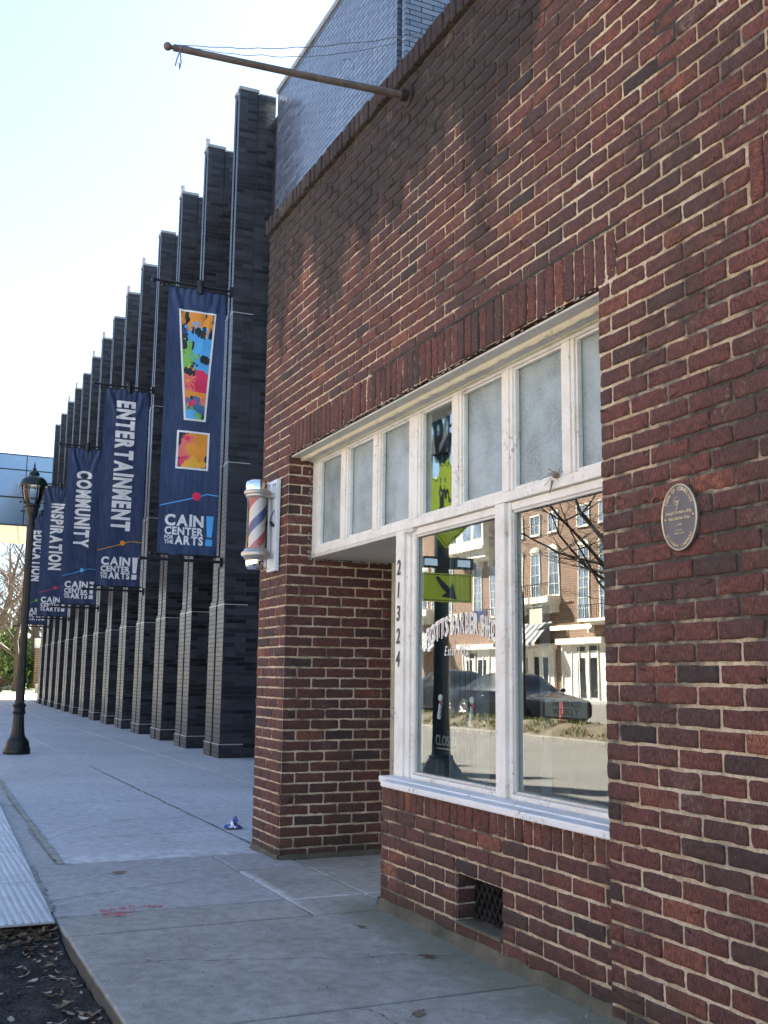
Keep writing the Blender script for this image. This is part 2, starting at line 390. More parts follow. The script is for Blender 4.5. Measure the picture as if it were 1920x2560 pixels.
def tread():
    t = NT('aluminium_tread'); v = t.coord(); s = t.sep(v)
    teeth = t.new('ShaderNodeTexWave', wave_type='BANDS', bands_direction='X'); t.link(v, teeth.inputs[0]); teeth.inputs['Scale'].default_value = 22
    ridge = t.new('ShaderNodeTexWave', wave_type='BANDS', bands_direction='Y'); t.link(v, ridge.inputs[0]); ridge.inputs['Scale'].default_value = 9
    dirt = t.noise(v, 4, 6, .7)
    col = t.mix(t.ramp(dirt, [(.45, 0.), (.8, .6)]), (.52,.54,.57), (.30,.30,.30))
    t.bump(t.math('MULTIPLY', teeth.outputs['Fac'], t.math('ADD', ridge.outputs['Fac'], .35)), .8, .006)
    return t.set(col, t.ramp(dirt, [(.3, .30), (.7, .48)]), .9, .5)
M_TREAD = tread()

M_BLKMETAL = simple('black_painted_metal', (.014,.015,.017), .38, .0, .2, 9, .1, 90, .35)
M_IRON = simple('rusty_dark_iron', (.028,.025,.024), .85, .1, .4, 20, .4, 120)
M_POLEWOOD = simple('weathered_brown_pole', (.13,.10,.080), .6, 0, .25, 14, .25, 70)
M_ROPE = simple('blue_white_cord', (.22,.24,.42), .8)
M_ROPE2 = simple('thin_dark_cord', (.12,.12,.14), .8)
M_CHROME = simple('polished_chrome', (.82,.81,.80), .06, 1., .04, 5, 0)
M_CASTAL = simple('cast_aluminium', (.50,.47,.44), .36, .65, .12, 10, .1, 80)
M_WHITEMETAL = simple('white_enamelled_steel', (.78,.80,.84), .35, .0, .05, 6, .05, 60)
M_RED = simple('faded_red_stripe', (.50,.08,.08), .4, 0, .15, 5, 0)
M_BLUE = simple('faded_blue_stripe', (.03,.07,.30), .4, 0, .25, 5, 0)
M_WHITE = simple('plain_white', (.80,.80,.80), .5, 0, .03, 5, 0)
M_DIGIT = simple('dark_number_vinyl', (.02,.022,.03), .5, 0, .1, 5, 0)
M_BRONZE = simple('grey_bronze_plaque', (.125,.118,.135), .55, .35, .1, 30, .35, 240)
M_BRASS = simple('pale_brass', (.60,.53,.38), .42, .55, .15, 20, .15, 160)
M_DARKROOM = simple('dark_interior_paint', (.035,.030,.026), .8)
M_CURTAIN = simple('grey_green_curtain', (.17,.20,.20), .8, 0, .2, 12, .3, 30)
M_TUBE = NT('lit_yellow_tube').set((.9,.85,.6), .4, 0, .5, None, (1.0,.88,.42), 1.4)
def cloth_mat(name, c):
    t = NT(name); v = t.coord(); n = t.noise(v, 1.8, 5)
    col = t.ramp(n, [(.3, tuple(x*.8 for x in c)), (.7, tuple(x*1.2 for x in c))])
    t.bump(t.math('ADD', t.noise(t.mapv(v, (1, 1.6, .55)), 7, 5, .6), t.math('MULTIPLY', t.noise(v, 420, 2), .05)), .55, .03)
    return t.set(col, .50, 0, .45)
M_NAVY = cloth_mat('navy_banner_vinyl', (.024,.044,.115))
M_NAVYDK = simple('banner_art_dark', (.012,.014,.022), .5, 0, .1, 5, 0)
M_PRINT = simple('banner_white_print', (.78,.79,.82), .45, 0, .04, 5, 0)
C_ORANGE, C_YEL, C_SKY, C_GRN, C_CRIM, C_PNK = [simple(n, c, .45, 0, .06, 5, 0) for n, c in (
    ('print_orange', (.80,.30,.03)), ('print_amber', (.85,.42,.04)), ('print_sky_blue', (.09,.42,.85)),
    ('print_green', (.20,.48,.09)), ('print_crimson', (.72,.03,.11)), ('print_coral', (.82,.16,.13)))]

# ------------------------------------------------------------------ text
_GL = {}
def glyph(ch, bold, shear):
    key = (ch, bold, shear)
    if key not in _GL:
        c = bpy.data.curves.new('g', 'FONT'); c.body = ch; c.size = 1.0; c.shear = shear; c.offset = bold; c.resolution_u = 3
        o = bpy.data.objects.new('g', c); COL.objects.link(o); bpy.context.view_layer.update()
        me = bpy.data.meshes.new_from_object(o.evaluated_get(bpy.context.evaluated_depsgraph_get())); bpy.data.objects.remove(o)
        vs = [tuple(v.co) for v in me.vertices]; fs = [tuple(p.vertices) for p in me.polygons]; bpy.data.meshes.remove(me)
        if ch == 'I': w = .05+bold; vs = [(-w, -bold, 0), (w, -bold, 0), (w, .73+bold, 0), (-w, .73+bold, 0)]; vs = [(q, -bold+(.73+2*bold)*i/8, 0) for i in range(9) for q in (-w, w)]; fs = [(2*i, 2*i+1, 2*i+3, 2*i+2) for i in range(8)]
        _GL[key] = (vs, fs, min(v[0] for v in vs), max(v[0] for v in vs))
    return _GL[key]
def text_mesh(name, txt, fn, size=1., bold=0., sx=1., shear=0., align='CENTER', mat=None, parent=None, extrude=0., gap=.10, sub=0.):
    """fn(a,b,d)->world : a along the line, b up, d outward. size = cap height; glyphs laid out one by one with an even gap"""
    k = size/0.70; V = []; Fc = []; x = 0
    for ch in txt:
        if ch == ' ': x += .30; continue
        vs, fs, a, b = glyph(ch, bold, shear); n = len(V)
        V += [(x+v[0]-a, v[1], 0.) for v in vs]; Fc += [tuple(n+i for i in f) for f in fs]; x += b-a+gap
    tot = x-gap; off = {'CENTER': tot/2, 'LEFT': 0}[align]
    V = [((v[0]-off)*k*sx, v[1]*k, 0.) for v in V]
    me = bpy.data.meshes.new(name)
    if extrude:
        bm = bmesh.new(); me.from_pydata(V, [], Fc); bm.from_mesh(me)
        r = bmesh.ops.extrude_face_region(bm, geom=bm.faces[:])
        for g in r['geom']:
            if isinstance(g, bmesh.types.BMVert): g.co.z = extrude
        for v in bm.verts: v.co = Vector(fn(v.co.x, v.co.y, v.co.z))
        bm.to_mesh(me); bm.free()
    elif sub:
        me.from_pydata(V, [], Fc); bm = bmesh.new(); bm.from_mesh(me); bmesh.ops.triangulate(bm, faces=bm.faces[:])
        for _ in range(4):
            e = [q for q in bm.edges if q.calc_length() > sub]
            if e: bmesh.ops.subdivide_edges(bm, edges=e, cuts=1); bmesh.ops.triangulate(bm, faces=[q for q in bm.faces if len(q.verts) > 3])
        for v in bm.verts: v.co = Vector(fn(v.co.x, v.co.y, 0.))
        bm.to_mesh(me); bm.free()
    else: me.from_pydata([tuple(fn(*v)) for v in V], [], Fc)
    me.materials.append(mat); m = bpy.data.objects.new(name, me); COL.objects.link(m)
    if parent is not None: setparent(m, parent)
    return m

# ================================================================== THE PAVEMENT AND GROUND
def slabs(name, mat, rects, top=0.0, th=0.16, bev=.008, gap=.0065):
    m = MB()
    for (x0, y0, x1, y1) in rects: m.box(x0+gap, y0+gap, top-th, x1-gap, y1-gap, top)
    return tag(m.build(name, mat, bevel=bev), kind='structure')
FARX = -46.3
slabs('pavement', M_CONC_OLD, [(-6.39, -.345, -5.10, .10), (-6.66, .10, -5.10, .97), (-5.50, -1.53, -5.10, -.345), (-5.10, -1.53, -3.67, .12), (-3.67, -1.53, -2.15, .12), (-2.15, -1.53, -.6, .12), (-.6, -1.53, 1.0, .12), (1.0, -1.53, 2.6, .12), (2.6, -1.53, 4.2, .12)])
slabs('pavement', M_CONC_NEW, [(-6.97, -1.53, -5.50, -.345), (-6.97, -.345, -6.39, .10)], top=0.003)
xs = [-6.97, -8.05, -8.88, -10.20, -11.38, -12.75, -14.1, -15.5, -16.9, -18.3, -19.7, -21.6, -23.4, -25.4, -27.4, -29.4, -31.4, -33.4, -35.4, -37.4, -39.4, -41.4, -43.4, FARX]
rc_ = []
for i in range(len(xs)-1):
    yb = -1.285+(-(xs[i]+6.97))*.022 if xs[i] > -12.5 else -3.3
    rc_.append((xs[i+1], min(yb, -1.165) if xs[i] > -12.5 else -3.3, xs[i], .05)); rc_.append((xs[i+1], .05, xs[i], 1.32)); rc_.append((xs[i+1], 1.32, xs[i], 3.0))
slabs('pavement', M_CONC_MID, rc_, top=0.0)
slabs('pavement', M_CONC_NEW, [(-8.6, -1.545, -6.97, -1.31), (-10.2, -1.47, -8.6, -1.26), (-12.75, -3.3, -10.9, -1.17), (-10.9, -1.40, -10.2, -1.24)], top=0.002)
m = MB()   # crumbling joint fill strip and dark bedding under the slabs
def ragged(m, pts, w, z, seed, steps=40, wj=.6):
    rnd = random.Random(seed); L = []; Rr = []
    for i in range(steps+1):
        t = i/steps*(len(pts)-1); k = min(int(t), len(pts)-2); f = t-k
        p = Vector(pts[k]).lerp(Vector(pts[k+1]), f); d = (Vector(pts[k+1])-Vector(pts[k])).normalized(); n = Vector((-d.y, d.x))
        L.append(p+n*w*(.5+wj*(rnd.random()-.5))); Rr.append(p-n*w*(.5+wj*(rnd.random()-.5)))
    vs = [(p.x, p.y, z) for p in L]+[(p.x, p.y, z) for p in Rr]; n_ = len(L)
    m.add(vs, [(i, i+1, n_+i+1, n_+i) for i in range(n_-1)])
ragged(m, [(-6.95, -1.292), (-8.6, -1.262), (-10.2, -1.226), (-12.6, -1.168)], .045, .0065, 3, 110, .5)
ragged(m, [(-5.6, -1.53), (-6.95, -1.485)], .045, .0085, 4, 90, .8)
m.box(-12.75, -1.50, -.02, -6.97, -1.10, -.0035); tag(m.build('joint_fill', M_CONC_DUST, fix=False), kind='structure')
m = MB(); m.box(-46.2, -1.22, -.30, 4.2, 5.0, -.02); m.box(-46.2, -3.3, -.30, -10.95, -1.22, -.02); m.box(-10.95, -1.50, -.30, 4.2, -1.22, -.02); tag(m.build('pavement_bedding', M_JOINT), kind='structure')
m = MB(); rnd = random.Random(11)      # the wandering crack along the slab joint
pts = [(-7.3, .062)]
while pts[-1][0] > -14: pts.append((pts[-1][0]-.06, .045+.022*noise.noise(Vector((pts[-1][0]*1.7, 1, 0)))+.006*rnd.uniform(-1, 1)))
ragged(m, pts, .011, .0045, 5, len(pts)-1, .9)
def hair(p, q, seed, n=40):
    p, q = Vector(p), Vector(q); d = (q-p); nn = Vector((-d.y, d.x)).normalized(); L_ = [p+d*i/n+nn*(.05*noise.noise(Vector((i*.17, seed, 0)))+.010*noise.noise(Vector((i*.9, seed, 3)))) for i in range(n+1)]
    ragged(m, [tuple(a) for a in L_], .0035, .0042, seed, n*2, 1.2)
hair((-4.6, -1.50), (-4.15, -.02), 31); hair((-3.66, -.75), (-2.6, -.35), 32); hair((-8.88, -.55), (-8.1, -1.2), 33); hair((-5.9, -1.5), (-6.3, -.36), 34)
tag(m.build('pavement_crack', M_JOINT, fix=False), kind='structure')
# ground sheets
m = MB(); m.box(-700, -600, -.9, 500, 600, -.34); tag(m.build('ground', simple('dry_grass_ground', (.10,.105,.05), .95, 0, .3, .4)), kind='structure')
m = MB(); m.box(-90, -9.80, -.30, 60, -3.45, -.135); tag(m.build('road', M_ASPHALT), kind='structure')
m = MB(); m.box(-90, -31.0, -.30, 60, -11.35, -.125); tag(m.build('parking_lot', M_ASPHALT), kind='structure')
m = MB(); m.box(-90, -3.45, -.30, -5.4, -3.30, .0); m.box(-5.4, -3.45, -.30, 60, -3.30, .0)
n = 70
for i in range(n):
    x0 = -90+150*i/n; x1 = -90+150*(i+1)/n
    m.box(x0, -9.98, -.30, x1, -9.80, -.035)
tag(m.build('kerb', concrete('kerb_concrete', (.26,.24,.20), (.36,.33,.28), (.12,.11,.10), .4, 1.), bevel=.02), kind='structure')
m = MB(); m.box(-90, -34.0, -.30, 60, -31.0, .02); tag(m.build('far_pavement', M_CONC_WARM), kind='structure')
m = MB(); m.box(-150, -9.8, -.30, FARX, 60, .0); m.box(-90, -9.8, -.3, -46.2, -9.79, 0)
tag(m.build('plaza', M_CONC_WARM), kind='structure')
m = MB(); m.box(-80, -6.66, -.131, -20.5, -6.54, -.127)
tag(m.build('road_marking', simple('worn_yellow_paint', (.55,.42,.10), .7)), kind='structure')

# mulch bed with relief
def relief(name, x0, y0, x1, y1, nx, ny, zf, mat):
    vs = [(x0+(x1-x0)*i/nx, y0+(y1-y0)*j/ny, 0) for j in range(ny+1) for i in range(nx+1)]
    vs = [(x, y, zf(x, y)) for x, y, _ in vs]
    fs = [(j*(nx+1)+i, j*(nx+1)+i+1, (j+1)*(nx+1)+i+1, (j+1)*(nx+1)+i) for j in range(ny) for i in range(nx)]
    m = MB(); m.add(vs, fs); return m.build(name, mat, smooth=True, angle=0, fix=False)
def mulch_z(x, y):
    v = Vector((x*9, y*9, 0)); w = Vector((x*35, y*35, 4))
    z = -.082+.022*noise.noise(v)+.010*noise.noise(w)+.014*noise.noise(Vector((x*2.3, y*2.3, 9)))
    z += .045*max(0, min(1, (-5.12-x)/.2))
    return z+ (.02*max(0, 1-(-1.535-y)/.12) if y > -1.66 else 0)
tag(relief('mulch_bed', -5.42, -3.30, -1.2, -1.533, 300, 130, mulch_z, M_SOIL), kind='structure')
tag(relief('mulch_bed', -1.2, -3.30, 4.2, -1.533, 60, 25, mulch_z, M_SOIL), kind='structure')
tag(relief('mulch_bed', -10.9, -3.30, -5.42, -1.37, 60, 25, lambda x, y: -.14+.01*noise.noise(Vector((x*5, y*5, 0))), M_SOIL), kind='structure')

def leaf_verts(c, L, W, ang, curl, rnd, lobes=True):
    """a curled oak-like leaf lying on the ground"""
    ca, sa = math.cos(ang), math.sin(ang); out = []; n = 13
    tilt = rnd.uniform(-.3, .3)
    top = []; bot = []
    for i in range(n):
        t = i/(n-1); w = W*math.sin(math.pi*min(1, t*.93+.04))**.7*(1 if not lobes else (.55+.45*abs(math.sin(t*math.pi*3.5))))
        x = (t-.5)*L; z = curl*L*((2*t-1)**2)*.45
        top.append((x, w*.5, z+abs(w)*curl*.9+tilt*w*.3)); bot.append((x, -w*.5, z+abs(w)*curl*.6-tilt*w*.3))
    mid = [((i/(n-1)-.5)*L, 0, curl*L*((2*i/(n-1)-1)**2)*.45) for i in range(n)]
    vs = [(c[0]+x*ca-y*sa, c[1]+x*sa+y*ca, c[2]+z) for x, y, z in top+mid+bot]
    fs = [(i, n+i, n+i+1, i+1) for i in range(n-1)]+[(n+i, 2*n+i, 2*n+i+1, n+i+1) for i in range(n-1)]
    return vs, fs
M_LEAF = simple('dry_tan_leaf', (.24,.18,.125), .75, 0, .3, 30, .2, 150)
M_LEAFP = simple('bleached_leaf', (.46,.41,.35), .7, 0, .2, 30, .2, 150)
M_LEAFD = simple('brown_leaf', (.11,.07,.045), .75, 0, .3, 30, .2, 150)
m = MB(); rnd = random.Random(21)
def litter(n, xr, yr, L, mi):
    for _ in range(n):
        x = rnd.uniform(*xr); y = rnd.uniform(*yr)
        vs, fs = leaf_verts((x, y, mulch_z(x, y)+.006), rnd.uniform(*L), rnd.uniform(.14, .36)*L[1], rnd.uniform(0, 6.3), rnd.uniform(.05, .7), rnd, rnd.random() < .6)
        m.add(vs, fs, mi)
litter(130, (-5.44, -5.18), (-2.2, -1.55), (.025, .085), 0); litter(130, (-5.44, -5.15), (-2.2, -1.55), (.03, .08), 2)
litter(70, (-5.3, -3.2), (-1.68, -1.55), (.02, .07), 0); litter(50, (-5.3, -3.0), (-1.75, -1.55), (.02, .06), 1)
litter(80, (-5.2, -1.5), (-3.0, -1.6), (.012, .04), 0); litter(110, (-5.2, -1.5), (-3.0, -1.6), (.006, .022), 1); litter(260, (-5.2, -1.5), (-3.0, -1.6), (.012, .05), 2)
tag(m.build('leaf_litter', [M_LEAF, M_LEAFP, M_LEAFD], smooth=True, fix=False), 'thick dry tan and pale leaf litter on the dark mulch beside the kerb edge', 'leaf litter', kind='stuff')
m = MB(); rnd = random.Random(5)
for _ in range(70):
    x = rnd.uniform(-5.0, -2.2); y = -.02-abs(rnd.gauss(0, .22)); r_ = rnd.uniform(.0015, .006)
    m.sphere((x, y, r_*.6), r_, 4, 0, (1, rnd.uniform(.6, 1), .7))
for _ in range(60):
    x = rnd.uniform(-6.9, -2.2); y = rnd.uniform(-1.5, 0); r_ = rnd.uniform(.001, .004)
    m.sphere((x, y, r_*.6), r_, 3, 1, (1.5, .7, .6))
tag(m.build('loose_grit', [M_CONC_WARM, M_LEAFD], fix=False), 'small pale and brown grit scattered over the pavement by the brick base', 'grit', kind='stuff')
# individual leaves
big = [((-4.62, -1.86), .085, 'large bleached lobed leaf on the dark mulch, biggest of the pale leaves', M_LEAFP, .5),
       ((-4.72, -1.71), .055, 'curled pale leaf on the mulch between the big bleached leaf and the kerb edge', M_LEAFP, 2.4),
       ((-4.06, -1.74), .07, 'curved bleached leaf on the mulch near the bottom edge of the photo', M_LEAFP, .9),
       ((-4.27, -1.84), .06, 'small lobed pale leaf on the mulch, left of the curved bleached leaf', M_LEAFP, 3.),
       ((-6.525, -1.02), .09, 'crumpled tan leaf lying alone on the new grey concrete slab', M_LEAF, 1.7),
       ((-3.50, -.57), .075, 'dry brown leaf on the nearest pavement slab below the joint', M_LEAF, 2.1),
       ((-4.17, -.19), .075, 'dark curled leaf on the pavement in front of the iron vent', M_LEAFD, 1.2),
       ((-4.77, -.235), .06, 'thin dark twig-like leaf on the pavement near the corner of the window wall', M_LEAFD, .6),
       ((-4.57, -1.28), .04, 'tiny white leaf scrap on the old slab near the kerb edge', M_LEAFP, .3)]
for k, (p, L, lab, mt, a) in enumerate(big):
    rnd = random.Random(100+k); z = mulch_z(*p)+.008 if p[1] < -1.54 else .004
    m = MB(); vs, fs = leaf_verts((p[0], p[1], z), L, L*.5, a, .22, rnd, True); m.add(vs, fs)
    m.tube([(p[0]-.5*L*math.cos(a), p[1]-.5*L*math.sin(a), z+.01), (p[0]-.75*L*math.cos(a), p[1]-.75*L*math.sin(a), z+.004)], .0012, 5)
    tag(m.build('fallen_leaf', mt, smooth=True, fix=False), lab, 'leaf', 'dry leaves fallen on the pavement and mulch')
# pink utility marks
m = MB(); rnd = random.Random(9)
def scrib(pts, w):
    ragged(m, pts, w, .0078, rnd.randint(0, 999), 26, 1.1)
scrib([(-5.545, -1.30), (-5.60, -1.13)], .035); scrib([(-5.60, -1.13), (-5.545, -.99)], .03); scrib([(-5.47, -1.31), (-5.50, -1.14)], .035)
scrib([(-5.55, -1.29), (-5.43, -1.30)], .03); scrib([(-5.43, -1.30), (-5.42, -1.17)], .03); scrib([(-5.49, -1.22), (-5.43, -1.24)], .03); scrib([(-5.56, -1.07), (-5.52, -1.0)], .02)
def pinkm():
    t = NT('sprayed_pink_paint'); v = t.coord(); tr = t.new('ShaderNodeBsdfTransparent'); mx = t.new('ShaderNodeMixShader')
    f = t.step(t.noise(v, 45, 6, .75), .40, .60); t.link(t.math('MULTIPLY', f, .85), mx.inputs[0]); t.link(tr.outputs[0], mx.inputs[1]); t.set((.72,.13,.15), .8); t.link(t.bsdf.outputs[0], mx.inputs[2]); t.link(mx.outputs[0], t.out.inputs[0]); return t.mat
tag(m.build('paint_mark', pinkm(), fix=False), 'faded pink spray paint utility mark across the saw cut in the pavement', 'paint mark')

# aluminium tread plate over the mulch gap
m = MB(); M_PL = lambda x, y, z: (x, y+(-(x+5.33))*.036, z)
for a, b in ((-5.355, -6.38), (-6.395, -7.46), (-7.475, -8.50), (-8.515, -9.6), (-9.615, -10.6)):
    m.mbox(M_PL, b, -3.28, .004, a, -1.545, .016)
root = empty('tread_plate', (-5.35, -2.4, .0), 'ridged aluminium ramp plate of jointed panels lying beside the pavement', 'metal plate')
m.build('plate_panel', M_TREAD, root, bevel=.002)
m = MB()
for k in range(46):
    y = -1.575-k*.037
    m.mbox(M_PL, -10.6, y-.006, .016, -5.36, y+.006, .0185)
m.build('ridge', M_TREAD, root)
m = MB(); m.mbox(M_PL, -5.50, -3.28, -.12, -5.53, -1.56, .006); m.build('wooden_edge', simple('red_brown_board', (.07,.028,.020), .8, 0, .3, 12), root)

# crumpled wrapper
m = MB(); rnd = random.Random(4); c = Vector((-8.10, .14, 0))
def crumple(c, sx, sy, sz, n, seed, mi_fn):
    rnd = random.Random(seed); P = {}
    for j in range(n+1):
        for i in range(n+1):
            u = i/n-.5; v = j/n-.5
            z = sz*max(0, 1-2.1*math.hypot(u, v))*(1+rnd.uniform(-.6, .6))+abs(rnd.gauss(0, sz*.18))
            P[i, j] = (c.x+u*sx+rnd.gauss(0, sx*.05), c.y+v*sy+rnd.gauss(0, sy*.05), .006+z)
    for j in range(n):
        for i in range(n):
            m.add([P[i, j], P[i+1, j], P[i+1, j+1]], [(0, 1, 2)], mi_fn(i, j, rnd)); m.add([P[i, j], P[i+1, j+1], P[i, j+1]], [(0, 1, 2)], mi_fn(i, j, rnd))
crumple(c, .11, .12, .055, 7, 8, lambda i, j, r_: 1 if (i+2*j) % 5 < 2 else (2 if (i*j) % 5 == 1 else 0))
m.add([(-8.09,.15,.03),(-8.13,.12,.035),(-8.11,.16,.10),(-8.08,.18,.06)], [(0,1,2),(0,2,3)], 1)
m.add([(-8.06,.06,.015),(-8.04,.08,.012),(-8.12,.11,.035),(-8.10,.07,.03)], [(0,1,2,3)], 1)
tag(m.build('crumpled_wrapper', [simple('silver_wrapper', (.62,.66,.74), .25, .5, .1, 20, 0), simple('blue_wrapper', (.03,.07,.33), .35, 0, .2, 20, 0), simple('dark_wrapper', (.03,.035,.06), .4, 0, .1, 20, 0)], fix=False), 'crumpled blue and silver wrapper on the pavement crack beside the brick corner', 'litter')

# ================================================================== BARBER SHOP
CH = .0677                 # brick course
XL, XR0, XR1 = -7.20, -3.165, 1.6     # left end, right jamb, right end of the facade
XP = -6.65                 # pier corner
shop = empty('barber_shop', (-5, 1.5, 0), 'old one storey red brick barber shop with white framed window and frosted transom panes', 'shop building')
OPEN_Z = 39*CH
bricks = []                # (frame, u0,u1,v0,v1,rot,tone,off)
rnd = random.Random(33)
def tone():
    r_ = rnd.random()
    return min(1, max(0, rnd.gauss(.52, .18))) if r_ > .055 else rnd.uniform(0, .2)
G = .0056                  # half joint
def course(F, k, v0, ua, ub, ph, L=.2032, h=CH, skip=None, tn=None):
    u = ua; off = ph
    j = off+math.floor((ua-off)/L)*L
    edges = []
    while j < ub+L: edges.append(j); j += L
    cur = []
    for a, b in zip(edges[:-1], edges[1:]):
        a2, b2 = max(a, ua), min(b, ub)
        if b2-a2 > .012: cur.append([a2, b2])
    if len(cur) > 1 and cur[0][1]-cur[0][0] < .05: cur[1][0] = cur[0][0]; cur.pop(0)
    if len(cur) > 1 and cur[-1][1]-cur[-1][0] < .05: cur[-2][1] = cur[-1][1]; cur.pop()
    for i, (a, b) in enumerate(cur):
        if skip and skip((a+b)/2, v0+h/2): continue
        bricks.append((F, a+(G if a > ua+1e-4 else 0), b-(G if b < ub-1e-4 else 0), v0+G, v0+h-G, 0, tn if (tn is not None and i == 0) else tone(), rnd.gauss(0, .0011)))
FAC = ((0, 0, 0), (1, 0, 0), (0, -1, 0)); SILL = ((0, .038, 0), (1, 0, 0), (0, -1, 0)); RET = ((XP, 0, 0), (0, 1, 0), (1, 0, 0))
tones = [tone() for _ in range(80)]
SK0, SK1 = 39, 42          # soldier band courses
for k in range(0, 65):
    ph = XR0+.073+(.1016 if k % 2 else 0); v = k*CH
    if k < SK0:
        course(FAC, k, v, XL+rnd.uniform(-.006, .006), XP-.001, ph, tn=None)
        course(FAC, k, v, XR0, XR1, ph)
    elif k < SK1:
        course(FAC, k, v, XL+rnd.uniform(-.006, .006), -6.645, ph)
        course(FAC, k, v, -3.052, -2.372, ph); course(FAC, k, v, -1.10, XR1, ph)
    else: course(FAC, k, v, XL+rnd.uniform(-.006, .006), XR1, ph)
for (a, b) in ((-6.645, -3.052), (-2.372, -1.10)):   # soldier lintels
    n = round((b-a)/.0677); w = (b-a)/n
    for i in range(n):
        bricks.append((FAC, a+i*w+.0042, a+(i+1)*w-.0042, OPEN_Z+.003+rnd.uniform(-.002, .004), OPEN_Z+.198, 1, tone()*.85+.10, rnd.gauss(.001, .002)))
# coping, headers on edge standing slightly proud
n = int((XR1-XL+.02)/.0677)
for i in range(n):
    a = XL-.02+i*.0677
    bricks.append((((0, -.030, 0), (1, 0, 0), (0, -1, 0)), a+.004, a+.0677-.004, 65*CH+.010+rnd.uniform(-.003, .003), 65*CH+.122+rnd.uniform(-.006, .006), 1, tone()*.7+.05, rnd.gauss(0, .003)))
# pier return
for k in range(0, 39):
    course(RET, k, k*CH, .0016, .98, (.102 if k % 2 else .0), tn=None)
# window wall
VX0, VX1 = -4.346, -3.953
SZ = .03
for k in range(-1, 7):
    v0 = SZ+k*CH
    def hole(u, v): return False
    ph = XR0+.02+(.1016 if k % 2 else 0)
    if 1 <= k < 4:
        course(SILL, k, v0, -5.165, VX0, ph); course(SILL, k, v0, VX1, XR0-.003, ph)
    else: course(SILL, k, v0, -5.165, XR0-.003, ph)
top0 = SZ+7*CH
n = 29; w = (XR0-.003+5.165)/n
for i in range(n): bricks.append((SILL, -5.165+i*w+.004, -5.165+(i+1)*w-.004, top0+.004, .600+rnd.uniform(-.003, .002), 1, min(1, tone()*1.05+.12), rnd.gauss(.001, .0025)))
VENTF = ((VX0, .038, 0), (0, 1, 0), (1, 0, 0))
for k in range(1, 4): bricks.append((VENTF, .0018, .098, SZ+k*CH+G, SZ+(k+1)*CH-G, 0, tone(), 0))
for k in range(0, 9):   # left end of the window wall turning the corner (unseen side)
    bricks.append((((-5.165, .038, 0), (0, 1, 0), (-1, 0, 0)), .0018, .70, SZ+k*CH+G, min(.6, SZ+(k+1)*CH-G), 0, tone(), 0))
for k in range(0, 65):  # left end of the facade (faces the black building)
    course(((XL+.004, 0, 0), (0, 1, 0), (-1, 0, 0)), k, k*CH, .006, 1.4, .1*(k % 2))

def brick_object(bricks, name, parent):
    rnd = random.Random(77); V = []; Fc = []; A = []
    segL, segS = 6, 3
    for (F, u0_, u1_, v0_, v1_, rot, tn, off) in bricks:
        O, U, N = F
        w, h = u1_-u0_, v1_-v0_
        if w < .008 or h < .01: continue
        rad = min(rnd.uniform(.002, .0065) if rnd.random() < .85 else .011, w*.3, h*.3)
        nx = max(2, int(w/.035)); nz = max(2, int(h/.022))
        pts = []
        def corner(cx, cz, a0):
            for q in range(3):
                a = a0+q*math.pi/4; pts.append((cx+rad*math.cos(a), cz+rad*math.sin(a)))
        corner(w-rad, h-rad, 0)
        for i in range(1, nx): pts.append((w-rad-(w-2*rad)*i/nx, h))
        corner(rad, h-rad, math.pi/2)
        for i in range(1, nz): pts.append((0, h-rad-(h-2*rad)*i/nz))
        corner(rad, rad, math.pi)
        for i in range(1, nx): pts.append((rad+(w-2*rad)*i/nx, 0))
        corner(w-rad, rad, 1.5*math.pi)
        for i in range(1, nz): pts.append((w, rad+(h-2*rad)*i/nz))
        K = len(pts); j = .0013
        pts = [(a+rnd.gauss(0, j*.55), b+rnd.gauss(0, j)) for a, b in pts]
        tilt = rnd.gauss(0, .010); tilt2 = rnd.gauss(0, .004); base = len(V); cx, cz = w/2, h/2
        wob = .0022*noise.noise(Vector((u0_*.9, v0_*.7, F[0][1])))+.0006*math.sin(u0_*2.1+v0_*9)
        for (inset, dn) in ((0, -.045), (0, -.0048), (.0028, -.0010), (.012, 0)):
            for (a, b) in pts:
                sx_ = max(.2, 1-2*inset/w); sz_ = max(.2, 1-2*inset/h)
                a2 = cx+(a-cx)*sx_; b2 = cz+(b-cz)*sz_
                d = dn+off+(tilt*(b2-cz)+tilt2*(a2-cx)+(rnd.gauss(0, .0008) if dn > -.01 else 0))
                V.append((O[0]+U[0]*(u0_+a2)+N[0]*d, O[1]+U[1]*(u0_+a2)+N[1]*d, v0_+b2+wob))
        d = off
        V.append((O[0]+U[0]*(u0_+cx)+N[0]*d, O[1]+U[1]*(u0_+cx)+N[1]*d, v0_+cz+wob))
        flip = (U[0]*N[1]-U[1]*N[0]) > 0
        for rr in range(3):
            for i in range(K):
                q = (base+rr*K+i, base+rr*K+(i+1) % K, base+(rr+1)*K+(i+1) % K, base+(rr+1)*K+i)
                Fc.append(q[::-1] if flip else q)
        for i in range(K):
            q = (base+3*K+i, base+3*K+(i+1) % K, base+4*K); Fc.append(q[::-1] if flip else q)
        A += [(tn, rnd.random(), float(rot))]*(4*K+1)
    me = bpy.data.meshes.new(name); me.from_pydata(V, [], Fc); me.materials.append(M_BRICK)
    at = me.attributes.new('bk', 'FLOAT_VECTOR', 'POINT'); at.data.foreach_set('vector', [q for a in A for q in a])
    me.polygons.foreach_set('use_smooth', [True]*len(me.polygons))
    o = bpy.data.objects.new(name, me); COL.objects.link(o); setparent(o, parent); return o

